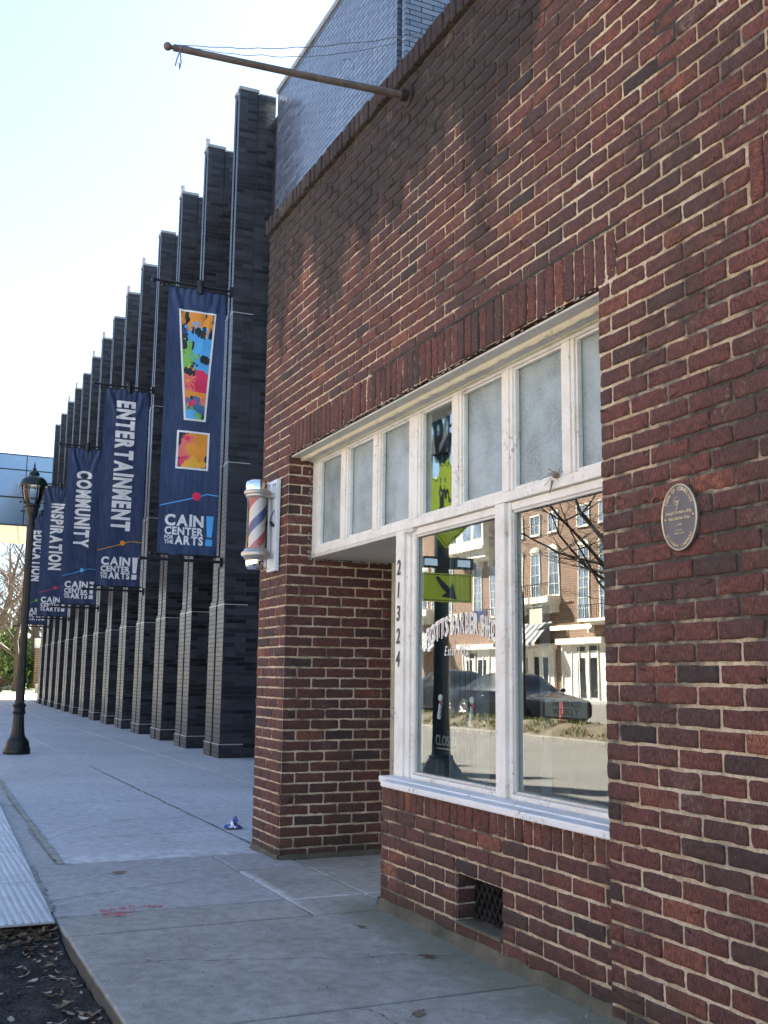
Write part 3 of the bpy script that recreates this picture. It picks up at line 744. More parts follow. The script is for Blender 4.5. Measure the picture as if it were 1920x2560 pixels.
lint = [b for b in bricks if b[5] == 1 and b[0] is FAC]
cop = [b for b in bricks if b[0][0][1] == -.030]
swl = [b for b in bricks if b[0] is SILL or b[0] is VENTF or b[0][0][0] == -5.165]
rest = [b for b in bricks if b not in lint and b not in cop and b not in swl] if False else []
ids = set(map(id, lint)) | set(map(id, cop)) | set(map(id, swl)); rest = [b for b in bricks if id(b) not in ids]
wall_o = brick_object(rest, 'brick_wall', shop)
brick_object([b for b in lint if b[1] < -3], 'soldier_lintel', shop); brick_object([b for b in lint if b[1] >= -3], 'soldier_lintel', shop); brick_object(cop, 'coping', shop); knee_o = brick_object(swl, 'window_base_wall', shop)

# mortar beds: rough sheet a few mm behind the brick faces, proud in places where it was repointed
def mortar(name, F, ua, ub, va, vb, step_, holes, parent, base=-.0062):
    O, U, N = F; nu = int((ub-ua)/step_); nv = int((vb-va)/step_); V = []; Fs = []; idx = {}
    flip = (U[0]*N[1]-U[1]*N[0]) > 0
    def vert(i, j):
        if (i, j) in idx: return idx[i, j]
        u = ua+(ub-ua)*i/nu; v = va+(vb-va)*j/nv
        p = Vector((O[0]+U[0]*u, O[1]+U[1]*u, v))
        d = base+.0030*noise.noise(p*46)+.0024*noise.noise(p*5.3)+.0016*noise.noise(p*110)
        idx[i, j] = len(V); V.append((p.x+N[0]*d, p.y+N[1]*d, v)); return idx[i, j]
    for j in range(nv):
        v = va+(vb-va)*(j+.5)/nv
        for i in range(nu):
            u = ua+(ub-ua)*(i+.5)/nu
            if any(h[0] < u < h[1] and h[2] < v < h[3] for h in holes): continue
            q = (vert(i, j), vert(i+1, j), vert(i+1, j+1), vert(i, j+1)); Fs.append(q if flip else q[::-1])
    me = bpy.data.meshes.new(name); me.from_pydata(V, [], Fs); me.materials.append(M_MORTAR)
    me.polygons.foreach_set('use_smooth', [True]*len(me.polygons))
    o = bpy.data.objects.new(name, me); COL.objects.link(o); setparent(o, parent)
mortar('mortar', FAC, XL+.004, -1.9, 0, 4.47, .011, [(XP, XR0, -1, OPEN_Z)], wall_o)
mortar('mortar', FAC, -1.9, XR1, 0, 4.47, .03, [], wall_o)
mortar('mortar', RET, .005, .99, 0, OPEN_Z, .011, [], wall_o)
mortar('mortar', SILL, -5.16, XR0, 0, .603, .011, [(VX0, VX1, .098, .298)], knee_o)
mortar('mortar', VENTF, .0, .10, .06, .32, .011, [], knee_o)
mortar('mortar', ((-5.158, .038, 0), (0, 1, 0), (-1, 0, 0)), .0, .72, 0, .60, .03, [], knee_o)
mortar('mortar', ((XL+.008, 0, 0), (0, 1, 0), (-1, 0, 0)), .0, 1.4, 0, 4.47, .04, [], wall_o)
m = MB(); m.box(XL+.03, -.018, 65*CH+.012, XR1, .20, 65*CH+.112); m.build('coping_core', M_MORTAR, wall_o)
# wall core, roof, unseen sides, head of the opening
M_PLAINBR = simple('plain_brick_side', (.13,.05,.04), .85, 0, .3, 5, .4, 40)
m = MB()
m.box(XL+.012, .012, 0, XP-.012, .35, 4.47); m.box(XR0+.012, .012, 0, XR1, .35, 4.47); m.box(XP-.012, .014, OPEN_Z+.02, XR0+.012, .35, 4.47)
m.box(XL+.012, .35, 0, XL+.20, 12, 4.3); m.box(XR1-.2, .35, 0, XR1, 12, 4.3); m.box(XL+.2, 11.8, 0, XR1-.2, 12, 4.3)
m.box(-5.150, .06, 0, VX0-.012, .16, .595); m.box(VX1+.004, .06, 0, XR0, .16, .595); m.box(VX0-.012, .06, .302, VX1+.004, .16, .595); m.box(VX0-.012, .05, 0, VX1+.004, .16, .090); m.box(VX0-.012, .145, .09, VX1+.004, .16, .302)
m.box(XR0-.004, .04, 0, XR0+.012, .33, OPEN_Z); m.box(XP-.20, .35, 0, XP-.012, 1.0, OPEN_Z)
m.build('wall_core', M_PLAINBR, shop)
m = MB(); m.box(XL+.2, .2, 4.05, XR1-.2, 11.8, 4.12); m.build('roof', simple('tar_roof', (.05,.05,.05), .9), shop)
# cement fillet along the base of the window wall and the pier
m = MB()
def fillet(p0, p1, nrm, h, w, n, seed):
    vs = []; rr = random.Random(seed)
    for i in range(n+1):
        t = i/n; x = p0[0]+(p1[0]-p0[0])*t; y = p0[1]+(p1[1]-p0[1])*t
        hh = h*(1+.35*noise.noise(Vector((x*7, y*7, seed)))); ww = w*(1+.35*noise.noise(Vector((x*9, y*9, seed+5))))+rr.uniform(-.003, .003)
        for (a, b) in ((-.02, hh), (.004+ww*.06, hh*.96), (ww*.35, hh*.42), (ww*.75, hh*.14), (ww, .0008), (ww+.01, -.01)):
            vs.append((x+nrm[0]*a, y+nrm[1]*a, b+rr.uniform(-.0012, .0012)))
    m.add(vs, [(i*6+k, i*6+k+1, (i+1)*6+k+1, (i+1)*6+k) for i in range(n) for k in range(5)])
for (a_, b_, n_, h_, w_, q_, sd) in (((-5.17, .038), (XR0, .038), (0, -1), .050, .022, 260, 2), ((XR0, 0), (-1.6, 0), (0, -1), .030, .022, 160, 3), ((XL, 0), (XP, 0), (0, -1), .030, .020, 80, 4),
                                  ((XP, 0), (XP, .86), (1, 0), .032, .025, 90, 6), ((-1.6, 0), (1.6, 0), (0, -1), .04, .05, 60, 3), ((-5.165, .7), (-5.165, .03), (-1, 0), .05, .04, 60, 7)):
    m = MB(); fillet(a_, b_, n_, h_, w_, q_, sd); m.build('cement_fillet', M_CEMENT, knee_o if sd in (2, 7) else wall_o, smooth=True, angle=0, fix=False)
m = MB(); m.box(VX0+.002, .03, .088, VX1, .14, .100); m.build('vent_ledge', M_CEMENT, knee_o, bevel=.004)
# stepped crack in the wall and open joint over the lintel
m = MB(); rnd = random.Random(3)
path = []; k = 64
ue, uo = -2.6864, -2.788
while k > 43:
    u = uo if k % 2 else ue
    if k < 47: u -= (47-k)*.0508*2*.5
    path += [(u+rnd.uniform(-.002, .002), (k+1)*CH-.004), (u+rnd.uniform(-.002, .002), k*CH+.004)]; k -= 1
def crack_strip(path, w0, w1, seed):
    rr = random.Random(seed); dense = []
    for (a, b), (c, d) in zip(path[:-1], path[1:]):
        n_ = max(2, int(math.hypot(c-a, d-b)/.012))
        for i in range(n_): dense.append((a+(c-a)*i/n_, b+(d-b)*i/n_))
    L_, R_ = [], []
    for i, p in enumerate(dense):
        a = dense[max(0, i-1)]; b = dense[min(len(dense)-1, i+1)]; d = Vector((b[0]-a[0], b[1]-a[1])); d = d.normalized() if d.length > 1e-6 else Vector((0, 1)); nn = Vector((-d.y, d.x))
        w = rr.uniform(w0, w1)*(.45+.55*abs(noise.noise(Vector((p[0]*5, p[1]*5, seed)))*2))
        L_.append((p[0]+nn.x*w, -.0022, p[1]+nn.y*w)); R_.append((p[0]-nn.x*w, -.0022, p[1]-nn.y*w))
    n_ = len(dense); m.add(L_+R_, [(i, i+1, n_+i+1, n_+i) for i in range(n_-1)])
crack_strip(path, .0040, .0095, 5); m.build('wall_crack', M_JOINT, wall_o, fix=False); m = MB()
crack_strip([(-3.02, SK1*CH+.002), (-3.5, SK1*CH+.001), (-4.3, SK1*CH+.003), (-5.3, SK1*CH)], .0055, .0125, 6)
crack_strip([(-2.98, 41*CH), (-3.045, 41*CH), (-3.05, 40*CH), (-3.05, 39*CH+.02)], .003, .006, 8)
crack_strip([(-4.9, 60*CH), (-4.55, 60*CH), (-4.53, 59*CH), (-4.4, 59*CH)], .002, .005, 9)
m.build('wall_crack', M_JOINT, wall_o, fix=False)

M_VENTDARK = simple('vent_darkness', (.006,.006,.006), .95)
# vent grille : cast diamond lattice
m = MB(); y = .131
for s_ in (1, -1):
    k = -.30
    while k < .45:
        a = (VX0+k, .088); b = (VX0+k+.235*.62, .310)
        if s_ < 0: a, b = (VX0+k+.235*.62, .088), (VX0+k, .310)
        def cl(p, q):
            x0, x1 = VX0+.004, VX1+.002; pts = []
            for t in [i/24 for i in range(25)]:
                x = p[0]+(q[0]-p[0])*t; z = p[1]+(q[1]-p[1])*t
                if x0 <= x <= x1: pts.append((x, z))
            return (pts[0], pts[-1]) if len(pts) > 1 else None
        c_ = cl(a, b)
        if c_: m.tube([(c_[0][0], y-.004*s_, c_[0][1]), (c_[1][0], y-.004*s_, c_[1][1])], .0055, 5)
        k += .046
m.box(VX0+.002, y-.008, .096, VX1+.002, y+.004, .108); m.box(VX0+.002, y-.008, .292, VX1+.002, y+.004, .301)
m.build('vent_grille', M_IRON, shop)
m = MB(); m.box(VX0-.004, .1425, .092, VX1+.003, .1440, .3015); m.build('vent_dark_panel', M_VENTDARK, shop)  # black panel stands in for the unlit hollow behind the grille

# ---- white window frames
YF = .178
transom = MB()
ZB, ZT = 1.965, 2.60
transom.box(XP+.003, YF, ZB, XR0-.001, YF+.075, 2.012)              # bottom rail
transom.box(XP+.003, YF, 2.588, XR0-.001, YF+.075, 2.605)           # head rail
px = [(-6.528, -6.150), (-6.031, -5.650), (-5.545, -5.160), (-5.020, -4.665), (-4.562, -4.172), (-4.076, -3.680), (-3.585, -3.180)]
transom.box(XP+.003, YF+.001, 2.012, px[0][0], YF+.074, 2.588)
for (a, b), (c, d) in zip(px[:-1], px[1:]): transom.box(b, YF+.001, 2.012, c, YF+.074, 2.588)
tr = transom.build('transom_frame', M_PAINT, shop, bevel=.004)
beads = MB()
for i, (a, b) in enumerate(px):
    w = .013
    for q in ((a, a+w), (b-w, b)): beads.box(q[0], YF+.010, 2.012, q[1], YF+.034, 2.588)
    beads.box(a, YF+.012, 2.012, b, YF+.035, 2.028); beads.box(a, YF+.012, 2.577, b, YF+.035, 2.588)
    beads.box(a-.030, YF-.006, 2.012, a-.022, YF+.01, 2.588) if i else None
beads.build('glazing_bead', M_PAINT, tr, bevel=.003)
for i, (a, b) in enumerate(px):
    p = MB(); p.box(a+.006, YF+.036, 2.015, b-.006, YF+.041, 2.586)
    o = p.build('transom_pane', M_WAVY if i == 3 else M_FROST, shop)
    if i == 3: o['label'] = 'clear wavy pane'
    else: o['label'] = 'frosted pane'
# hood boards under the lintel
m = MB(); rnd = random.Random(8)
m.box(XP+.002, .022, 2.622, XR0-.001, .105, 2.633); m.box(XP+.002, .118, 2.606, XR0-.001, YF+.07, 2.628)
m.build('soffit_board', M_SOFFIT, shop, bevel=.002)
m = MB()
prof = [(.088, 2.628), (.086, 2.617), (.092, 2.606), (.101, 2.600), (.110, 2.603), (.118, 2.612), (.120, 2.628)]
n = 120; vs = []
for i in range(n+1):
    x = XP-.02+(XR0-.001-XP+.02)*i/n
    for (yy, zz) in prof: vs.append((x, yy+rnd.gauss(0, .0010), zz+rnd.gauss(0, .0010)))
K = len(prof); m.add(vs, [(i*K+j, (i+1)*K+j, (i+1)*K+j+1, i*K+j+1) for i in range(n) for j in range(K-1)])
m.add([vs[j] for j in range(K)], [tuple(range(K))])
m.box(XP+.002, YF-.020, 2.600, XR0-.001, YF+.002, 2.606)
m.build('moulding', M_CREAM, shop, smooth=True, angle=50, fix=True)
m = MB(); m.box(XP+.002, YF+.001, 1.945, -5.10, .96, 1.9645); m.build('porch_ceiling', M_SOFFIT, shop)
# dry flaky mortar scraps around the frame edges
m = MB(); rnd = random.Random(12)
for _ in range(150):
    x = rnd.uniform(XP, XR0-.02); s_ = rnd.uniform(.002, .008)
    m.sphere((x, rnd.uniform(.0, .02), OPEN_Z-.004+rnd.uniform(-.004, .003)), s_, 3, 0, (rnd.uniform(1, 3), .6, .6))
for _ in range(60):
    m.sphere((XP+.005, rnd.uniform(.15, .2), rnd.uniform(1.95, 2.6)), rnd.uniform(.003, .008), 3, 0, (.6, 1, 1.4))
for _ in range(90):
    y = rnd.uniform(.16, .80); m.sphere((XP+.006, y, 1.944+rnd.uniform(-.01, .004)), rnd.uniform(.003, .009), 3, 0, (.7, 1.6, .8))
tag(m.build('mortar_crumbs', M_CONC_DUST, wall_o, fix=False), kind='stuff')

disp = MB()
disp.box(-5.315, YF, .640, -5.208, YF+.085, ZB-.001)               # number board
disp.box(-5.208, YF+.012, .640, -5.155, YF+.083, ZB-.001); disp.box(-5.155, YF+.022, .640, -5.118, YF+.081, ZB-.001)
disp.box(-4.236, YF-.001, .640, -4.150, YF+.080, ZB-.001); disp.box(-4.150, YF+.016, .640, -4.118, YF+.078, ZB-.001)
disp.box(-5.118, YF+.020, 1.925, -4.236, YF+.078, ZB-.002); disp.box(-4.118, YF+.020, 1.925, XR0-.001, YF+.078, ZB-.002)
disp.box(-5.118, YF+.006, .640, -4.236, YF+.078, .662); disp.box(-4.118, YF+.006, .640, XR0-.001, YF+.078, .662)
disp.box(-5.3, YF+.085, .0, -5.235, .76, .60)
df = disp.build('display_frame', M_PAINT, shop, bevel=.0045)
b2 = MB()
for (a, b) in ((-5.118, -4.236), (-4.118, XR0-.001)):
    for q in ((a, a+.012), (b-.012, b)): b2.box(q[0], YF+.026, .662, q[1], YF+.044, 1.925)
    b2.box(a, YF+.026, .662, b, YF+.044, .674); b2.box(a, YF+.026, 1.912, b, YF+.044, 1.925)
b2.build('glazing_bead', M_SOFFIT, df, bevel=.003)
m = MB()
m.box(-5.135, .018, .603, XR0-.001, .100, .634); m.box(-5.325, .094, .606, XR0-.001, YF+.08, .6405); m.box(-5.20, .060, .6045, -5.13, .2, .6345)
m.build('sill', paint_mat('bluish_white_sill_paint', (.80,.82,.84), .15), shop, bevel=.006)
for (a, b) in ((-5.110, -4.243), (-4.112, XR0-.002)):
    p = MB(); p.add([(a, YF+.045, .665), (b, YF+.045, .665), (b, YF+.045, 1.922), (a, YF+.045, 1.922)], [(0, 1, 2, 3)])
    o = p.build('display_pane', M_GLASS, shop, fix=False)
# porch back wall with door
m = MB(); m.box(XP+.002, .86, 0, -6.55, .95, 1.944); m.box(-5.62, .86, 0, -5.53, .95, 1.944); m.box(-6.55, .86, 1.86, -5.62, .95, 1.944); m.box(XP+.006, .775, .0, XP+.045, .86, 1.944)
m.build('door_frame', M_CREAM, shop, bevel=.004)
m = MB(); m.box(-6.55, .90, .02, -5.62, .94, .7); m.box(-6.55, .90, .7, -6.42, .94, 1.86); m.box(-5.75, .90, .7, -5.62, .94, 1.86); m.box(-6.42, .90, 1.74, -5.75, .94, 1.86)
door = m.build('door', M_PAINT, shop, bevel=.004)
m = MB(); m.box(-6.42, .915, .7, -5.75, .921, 1.74); m.build('door_glass', M_GLASS, door)
m = MB(); m.lathe([(.004, 0), (.012, .01), (.012, .03), (.028, .045), (.028, .06), (.004, .068)], (-5.69, .90, .95), 14, 0, 'Y')
for i in range(len(m.v)): x, y, z = m.v[i]; m.v[i] = (x, .90-(y-.90), z)
m.build('door_knob', M_BRASS, door, smooth=True)
# interior
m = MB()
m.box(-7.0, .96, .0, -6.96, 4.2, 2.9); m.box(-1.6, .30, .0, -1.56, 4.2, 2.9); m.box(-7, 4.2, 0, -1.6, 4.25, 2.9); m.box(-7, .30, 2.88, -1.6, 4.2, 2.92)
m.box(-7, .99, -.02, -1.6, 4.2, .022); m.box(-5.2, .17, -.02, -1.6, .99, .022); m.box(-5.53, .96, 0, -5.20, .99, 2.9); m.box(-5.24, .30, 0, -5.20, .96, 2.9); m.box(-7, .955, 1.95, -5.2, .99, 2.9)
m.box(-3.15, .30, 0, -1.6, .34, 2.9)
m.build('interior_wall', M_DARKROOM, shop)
m = MB()
for i in range(5): m.box(-4.98+i*.004, .34+i*.03, .64, -4.965+i*.004, .36+i*.03, 1.92)
n = 26
for (xa, xb, yy) in ((-4.70, -4.58, .34), (-4.40, -4.34, .30), (-4.05, -3.98, .30)):
    vs = []
    for i in range(n+1):
        x = xa+(xb-xa)*i/n; y = yy+.012*math.sin(i*1.3); vs += [(x, y, .62), (x, y, 1.93)]
    m.add(vs, [(2*i, 2*i+2, 2*i+3, 2*i+1) for i in range(n)])
m.build('curtain', M_CURTAIN, shop, fix=False)
m = MB(); m.box(-5.1, .24, .600, XR0, .50, .628); m.build('inner_sill', M_CREAM, shop)

# house number
NB = lambda cx, cz: (lambda a, b, d: (cx+a, YF-.0025-d, cz+b))
num = None
nf = MB()
for ch, z in zip('21324', (1.722, 1.598, 1.470, 1.346, 1.222)):
    o = text_mesh('house_number_digit', ch, NB(-5.268, z), .082, .018, .80, .12, 'CENTER', M_DIGIT, shop, .0015)
# painted window lettering, arched
def arch(cx, cz, rad_, sgn, y, outl=0.):
    def f(a, b, d):
        lift = -(a*a)/(2*rad_)*sgn
        return (cx+a, y-d, cz+b+lift)
    return f
YG = YF+.0425
WL_SILVER = simple('silver_window_lettering', (.52,.50,.49), .35, .2, .05, 20, 0)
text_mesh('window_lettering', 'POTTS BARBER SHOP', arch(-4.632, 1.385, 1.05, 1, YG), .098, .030, .500, .04, 'CENTER', M_WHITE, shop, .0)
text_mesh('window_lettering', 'POTTS BARBER SHOP', arch(-4.630, 1.393, 1.05, 1, YG-.0008), .088, .006, .558, .04, 'CENTER', WL_SILVER, shop, .0)
text_mesh('window_lettering', 'Estab. 1952', arch(-4.685, 1.275, 99, 1, YG), .048, .006, .62, .38, 'CENTER', M_WHITE, shop, .0)
# things behind the glass
M_PALE = simple('pale_green_sign_face', (.20,.24,.225), .7)
t_ = empty('closed_sign', (-4.87, .30, .80), 'pale CLOSED sign standing low behind the left display pane', 'sign')
text_mesh('sign_lettering', 'CLOSED', lambda a, b, d: (-4.87+a, .262-d, .822+b), .050, .012, .80, 0, 'CENTER', M_PALE, t_, .003)
m = MB(); m.box(-4.985, .268, .800, -4.755, .276, .808); m.build('sign_rail', simple('grey_rail', (.2,.22,.21), .6), t_)
t_ = empty('newspaper_sign', (-3.80, .30, .96), 'framed newspaper sign reading THE HERALD WEEKLY behind the right display pane', 'sign')
m = MB(); m.box(-3.975, .272, 1.005, -3.655, .280, 1.085); m.build('sign_board', simple('grey_green_board', (.20,.22,.21), .6), t_)
m = MB(); m.box(-3.985, .268, .997, -3.645, .283, 1.005); m.box(-3.985, .268, 1.085, -3.645, .283, 1.093); m.box(-3.985, .268, 1.005, -3.975, .283, 1.085); m.box(-3.655, .268, 1.005, -3.645, .283, 1.085)
m.tube([(-3.96, .30, 1.09), (-3.86, .30, .94)], .003, 6); m.build('sign_frame', M_BLKMETAL, t_)
M_GRN = simple('dark_green_print', (.012,.045,.035), .6)
text_mesh('sign_lettering', 'The HERALD', lambda a, b, d: (-3.815+a, .2705-d, 1.049+b), .026, .012, 1.0, 0, 'CENTER', M_GRN, t_)
text_mesh('sign_lettering', 'WEEKLY', lambda a, b, d: (-3.815+a, .2705-d, 1.014+b), .026, .014, 1.25, 0, 'CENTER', M_GRN, t_)
for (x, z0, z1, lab, sw) in ((-4.93, .955, 1.09, 'small red and white ribbon figure behind the left pane, left of the two', 0), (-4.60, .93, 1.085, 'small white bow ornament with red loops behind the left pane, right of the two', 1)):
    m = MB(); y = .262
    zc = z1-.03
    m.sphere((x, y, zc), .020, 8, 0, (1, .5, 1.0)); m.sphere((x+.012, y, zc-.028), .013, 8, 1, (1.2, .5, .8))
    m.tube([(x, y, zc-.03), (x-.006, y, zc-.06), (x-.014, y, z0+.01)], [.010, .009, .012], 8, 0); m.sphere((x-.015, y, z0+.004), .015, 6, 0, (1.3, .5, .6)); m.tube([(x-.02, y, z0+.02), (x+.006, y, z0+.024)], .003, 5, 1)
    tag(m.build('ribbon_ornament', [M_WHITE, M_RED], smooth=True), lab, 'ornament')
t_ = empty('mirror_light', (-6.3, 2.0, 1.55), 'lit yellowish tube light over the mirror inside the barber shop', 'light')
m = MB(); m.tube([(-6.62, 2.0, 1.525), (-6.05, 2.0, 1.525)], .014, 10); m.build('tube', M_TUBE, t_, smooth=True)
m = MB(); m.box(-6.64, 2.0, 1.54, -6.03, 2.06, 1.58); m.box(-6.36, 2.02, 0.02, -6.30, 2.06, 1.54); m.build('fixture', M_DARKROOM, t_)
# bird-nest scrap and hanging wire on the transom rail
m = MB(); rnd = random.Random(2)
for _ in range(14):
    a = Vector((-3.70+rnd.gauss(0, .012), YF-.012, 2.022+rnd.gauss(0, .006))); d = Vector((rnd.gauss(0, .018), rnd.gauss(0, .004), rnd.gauss(0, .010)))
    m.tube([a, a+d, a+d*2+Vector((0, 0, rnd.gauss(0, .006)))], .0018, 4)
m.sphere((-3.71, YF-.010, 2.016), .015, 5, 0, (1.5, .7, .8)); m.tube([(-3.735, YF-.012, 2.0), (-3.75, YF-.016, 1.945)], [.006, .002], 5)
tag(m.build('nest_scrap', M_LEAF, smooth=True), 'scrap of brown nest stuck on the transom rail near the right hand panes', 'nest scrap')
m = MB(); m.tube([(-3.62, .262, 1.925), (-3.58, .262, 1.896), (-3.52, .262, 1.890), (-3.46, .262, 1.905), (-3.40, .262, 1.926)], .003, 6)
tag(m.build('loose_wire', M_CREAM, smooth=True), 'loose pale wire sagging behind the top of the right display pane', 'wire')

# ================================================================== BARBER POLE, FLAGPOLE, PLAQUE
bp = empty('barber_pole', (-6.86, 0, 1.85), 'red white and blue striped barber pole with chrome ends on a white wall bracket', 'barber pole')
BX, BY = -6.85, -.142
m = MB(); m.box(-6.945, -.034, 1.862, -6.775, -.004, 2.492); m.build('wall_bracket', M_WHITEMETAL, bp, bevel=.004)
m = MB(); m.box(-6.945, -.060, 1.98, -6.905, -.0345, 2.40); m.box(-6.90, -.050, 1.99, -6.875, -.0345, 2.39); m.build('bracket_rib', M_WHITEMETAL, bp, bevel=.004)
m = MB(); m.box(-6.82, -.0362, 2.452, -6.795, -.0342, 2.463); m.box(-6.855, -.0362, 2.452, -6.84, -.0342, 2.463)
m.lathe([(.0085, 0), (.0085, .0015)], (-6.82, -.0358, 2.275), 12, 0, 'Y'); m.lathe([(.005, 0), (.005, .0015)], (-6.915, -.0358, 1.885), 10, 0, 'Y')
m.tube([(-6.82, -.037, 2.27), (-6.835, -.05, 2.23), (-6.838, -.052, 2.20)], .0035, 6)
m.tube([(-6.838, -.052, 2.20), (-6.80, -.050, 2.175), (-6.785, -.045, 2.165)], [.008, .013, .006], 8)
m.build('switch_cord', M_BLKMETAL, bp)
m = MB(); m.lathe([(.0005, 1.869), (.050, 1.869), (.064, 1.880), (.070, 1.905), (.070, 1.938)], (BX, BY, 0), 36); m.build('bottom_dome', M_CHROME, bp, smooth=True)
m = MB(); m.lathe([(.070, 1.930), (.078, 1.938), (.084, 1.950), (.098, 1.958), (.103, 1.972), (.098, 1.986), (.086, 1.992), (.082, 2.004), (.070, 2.012), (.060, 2.012)], (BX, BY, 0), 40); m.box(BX-.02, BY+.06, 1.950, BX+.035, -.034, 1.985); m.build('lower_collar', M_CASTAL, bp, smooth=True)
def stripes():
    t = NT('barber_stripes'); v = t.coord(); s = t.sep(v)
    ang = t.math('ARCTAN2', t.math('SUBTRACT', s[1], BY), t.math('SUBTRACT', s[0], BX))
    u = t.math('DIVIDE', ang, 2*math.pi)
    ph = t.math('FRACT', t.math('ADD', t.math('MULTIPLY', s[2], 2.85), t.math('ADD', t.math('MULTIPLY', u, -1.0), .40)))
    col = t.ramp(ph, [(0, (.72,.72,.70)), (.12, (.50,.10,.10)), (.34, (.72,.72,.70)), (.60, (.06,.10,.28)), (.82, (.72,.72,.70))], 'CONSTANT')
    wear = t.math('MULTIPLY', t.step(t.noise(v, 60, 4, .7), .56, .60), t.step(s[2], 2.10, 2.02))
    col = t.mix(wear, col, (.72,.72,.70)); return t.set(col, .5)
m = MB(); m.lathe([(.056, 2.010), (.056, 2.365)], (BX, BY, 0), 40); m.build('striped_cylinder', stripes(), bp, smooth=True)
tg = NT('clear_tube'); gl = tg.new('ShaderNodeBsdfGlossy'); gl.inputs['Roughness'].default_value = .02; trn = tg.new('ShaderNodeBsdfTransparent'); mx = tg.new('ShaderNodeMixShader')
lw = tg.new('ShaderNodeLayerWeight'); lw.inputs['Blend'].default_value = .35; tg.link(lw.outputs['Fresnel'], mx.inputs[0]); tg.link(trn.outputs[0], mx.inputs[1]); tg.link(gl.outputs[0], mx.inputs[2]); tg.link(mx.outputs[0], tg.out.inputs[0])
m = MB(); vs = []; n = 48
for z in (2.010, 2.365):
    for k in range(n): vs.append((BX+.072*math.cos(2*math.pi*k/n), BY+.072*math.sin(2*math.pi*k/n), z))
m.add(vs, [(k, (k+1) % n, n+(k+1) % n, n+k) for k in range(n)]); m.build('glass_tube', tg.mat, bp, smooth=True)
m = MB(); m.lathe([(.060, 2.355), (.074, 2.357), (.082, 2.366), (.082, 2.378), (.092, 2.384), (.095, 2.396), (.090, 2.406), (.070, 2.410)], (BX, BY, 0), 40); m.box(BX-.02, BY+.06, 2.366, BX+.035, -.034, 2.398); m.build('upper_collar', M_CASTAL, bp, smooth=True)
m = MB(); m.lathe([(.083, 2.405), (.083, 2.450), (.078, 2.468), (.060, 2.480), (.0005, 2.484)], (BX, BY, 0), 36); m.build('top_dome', M_CHROME, bp, smooth=True)

fp = empty('flagpole', (-4.83, 0, 4.29), 'brown wall flagpole with ball end jutting from the wall under the coping', 'flagpole')
A = Vector((-4.83, -.005, 4.292)); B = Vector((-4.83, -1.262, 4.224)); d = (B-A).normalized()
m = MB(); m.tube([A, A+(B-A)*.5+Vector((0, 0, -.004)), B], [.0205, .0185, .0165], 18); m.tube([B, B+d*.030], [.0175, .0175], 18); m.tube([B+d*.03, B+d*.042], [.011, .011], 12)
m.build('pole', M_POLEWOOD, fp, smooth=True)
m = MB(); m.sphere(B+d*.060, .0205, 12); m.build('ball_finial', M_POLEWOOD, fp, smooth=True)
m = MB(); m.lathe([(.058, .0), (.058, .006), (.050, .010), (.034, .014), (.034, .050), (.026, .054)], (0, 0, 0), 28, 0, 'Y')
for i in range(len(m.v)): x, y, z = m.v[i]; m.v[i] = (-4.83+x, -.001-y, 4.292+z)
m.build('wall_flange', M_IRON, fp, smooth=True)
m = MB(); rnd = random.Random(6)
def cate(p, q, sag, n=18, jit=.004):
    p, q = Vector(p), Vector(q); return [p.lerp(q, i/n)+Vector((rnd.gauss(0, jit)*.4, 0, -sag*4*(i/n)*(1-i/n)+rnd.gauss(0, jit)*.5)) for i in range(n+1)]
T0 = B+Vector((0, -.0, .022))
m.tube(cate(T0, (-4.60, -.03, 4.53), .050, 26), .0022, 5); m.tube(cate(T0+Vector((0,.03,-.002)), (-4.60, -.03, 4.51), .085, 26), .0018, 5)
lp = []
for i in range(60):
    t = i/59; a = t*11
    lp.append((-4.83+.012*math.sin(a*1.3), -.42+.36*t+.085*math.cos(a)*(1-t*.4), 4.36-.05*t+.055*math.sin(a)*(1-t*.3)))
m.tube(lp, .0013, 4); m.tube([(-4.83,-.20,4.33),(-4.83,-.185,4.275),(-4.82,-.16,4.262),(-4.83,-.14,4.30)], .0015, 4)
m.build('halyard', M_ROPE2, fp)
m = MB()
m.tube([B+Vector((0,.0,.020)), B+Vector((0,.10,.022)), B+Vector((0,.20,.008))], .0034, 6)
m.tube([B+Vector((0,0,-.018)), B+Vector((.0,-.012,-.06)), B+Vector((0,-.018,-.095))], .0036, 6)
m.tube([B+Vector((0,.004,-.018)), B+Vector((0,.010,-.07)), B+Vector((0,.004,-.112)), B+Vector((0,.0,-.075))], .0036, 6)
m.tube([B+Vector((0,0,-.022)), B+Vector((0.024,0,0)), B+Vector((0,0,.023)), B+Vector((-.024,0,0)), B+Vector((0,0,-.022))], .003, 6)
m.build('cord_tie', M_ROPE, fp)

pq = empty('wall_plaque', (-2.729, 0, 1.70), 'oval grey bronze historic landmark plaque with pale rim on the brick wall', 'plaque')
PC = (-2.729, 1.6955); PA, PB = .0865, .1105; PY = -.012
def ell(n, a, b, z0, z1, mb, hole=None, mi=0):
    vs = []; 
    for z in (z0, z1):
        for k in range(n): vs.append((PC[0]+a*math.cos(2*math.pi*k/n), z, PC[1]+b*math.sin(2*math.pi*k/n)))
    mb.add(vs, [tuple(range(n)), tuple(reversed(range(n, 2*n)))]+[(k, (k+1) % n, n+(k+1) % n, n+k) for k in range(n)], mi)
m = MB(); ell(64, PA, PB, .0, PY, m); m.build('plaque_plate', M_BRONZE, pq, bevel=.0015)
m = MB(); pts = [(PC[0]+(PA-.002)*math.cos(2*math.pi*k/64), PY-.001, PC[1]+(PB-.002)*math.sin(2*math.pi*k/64)) for k in range(65)]
m.tube(pts, .0032, 8, 0, False); m.build('rim', M_BRASS, pq, smooth=True)
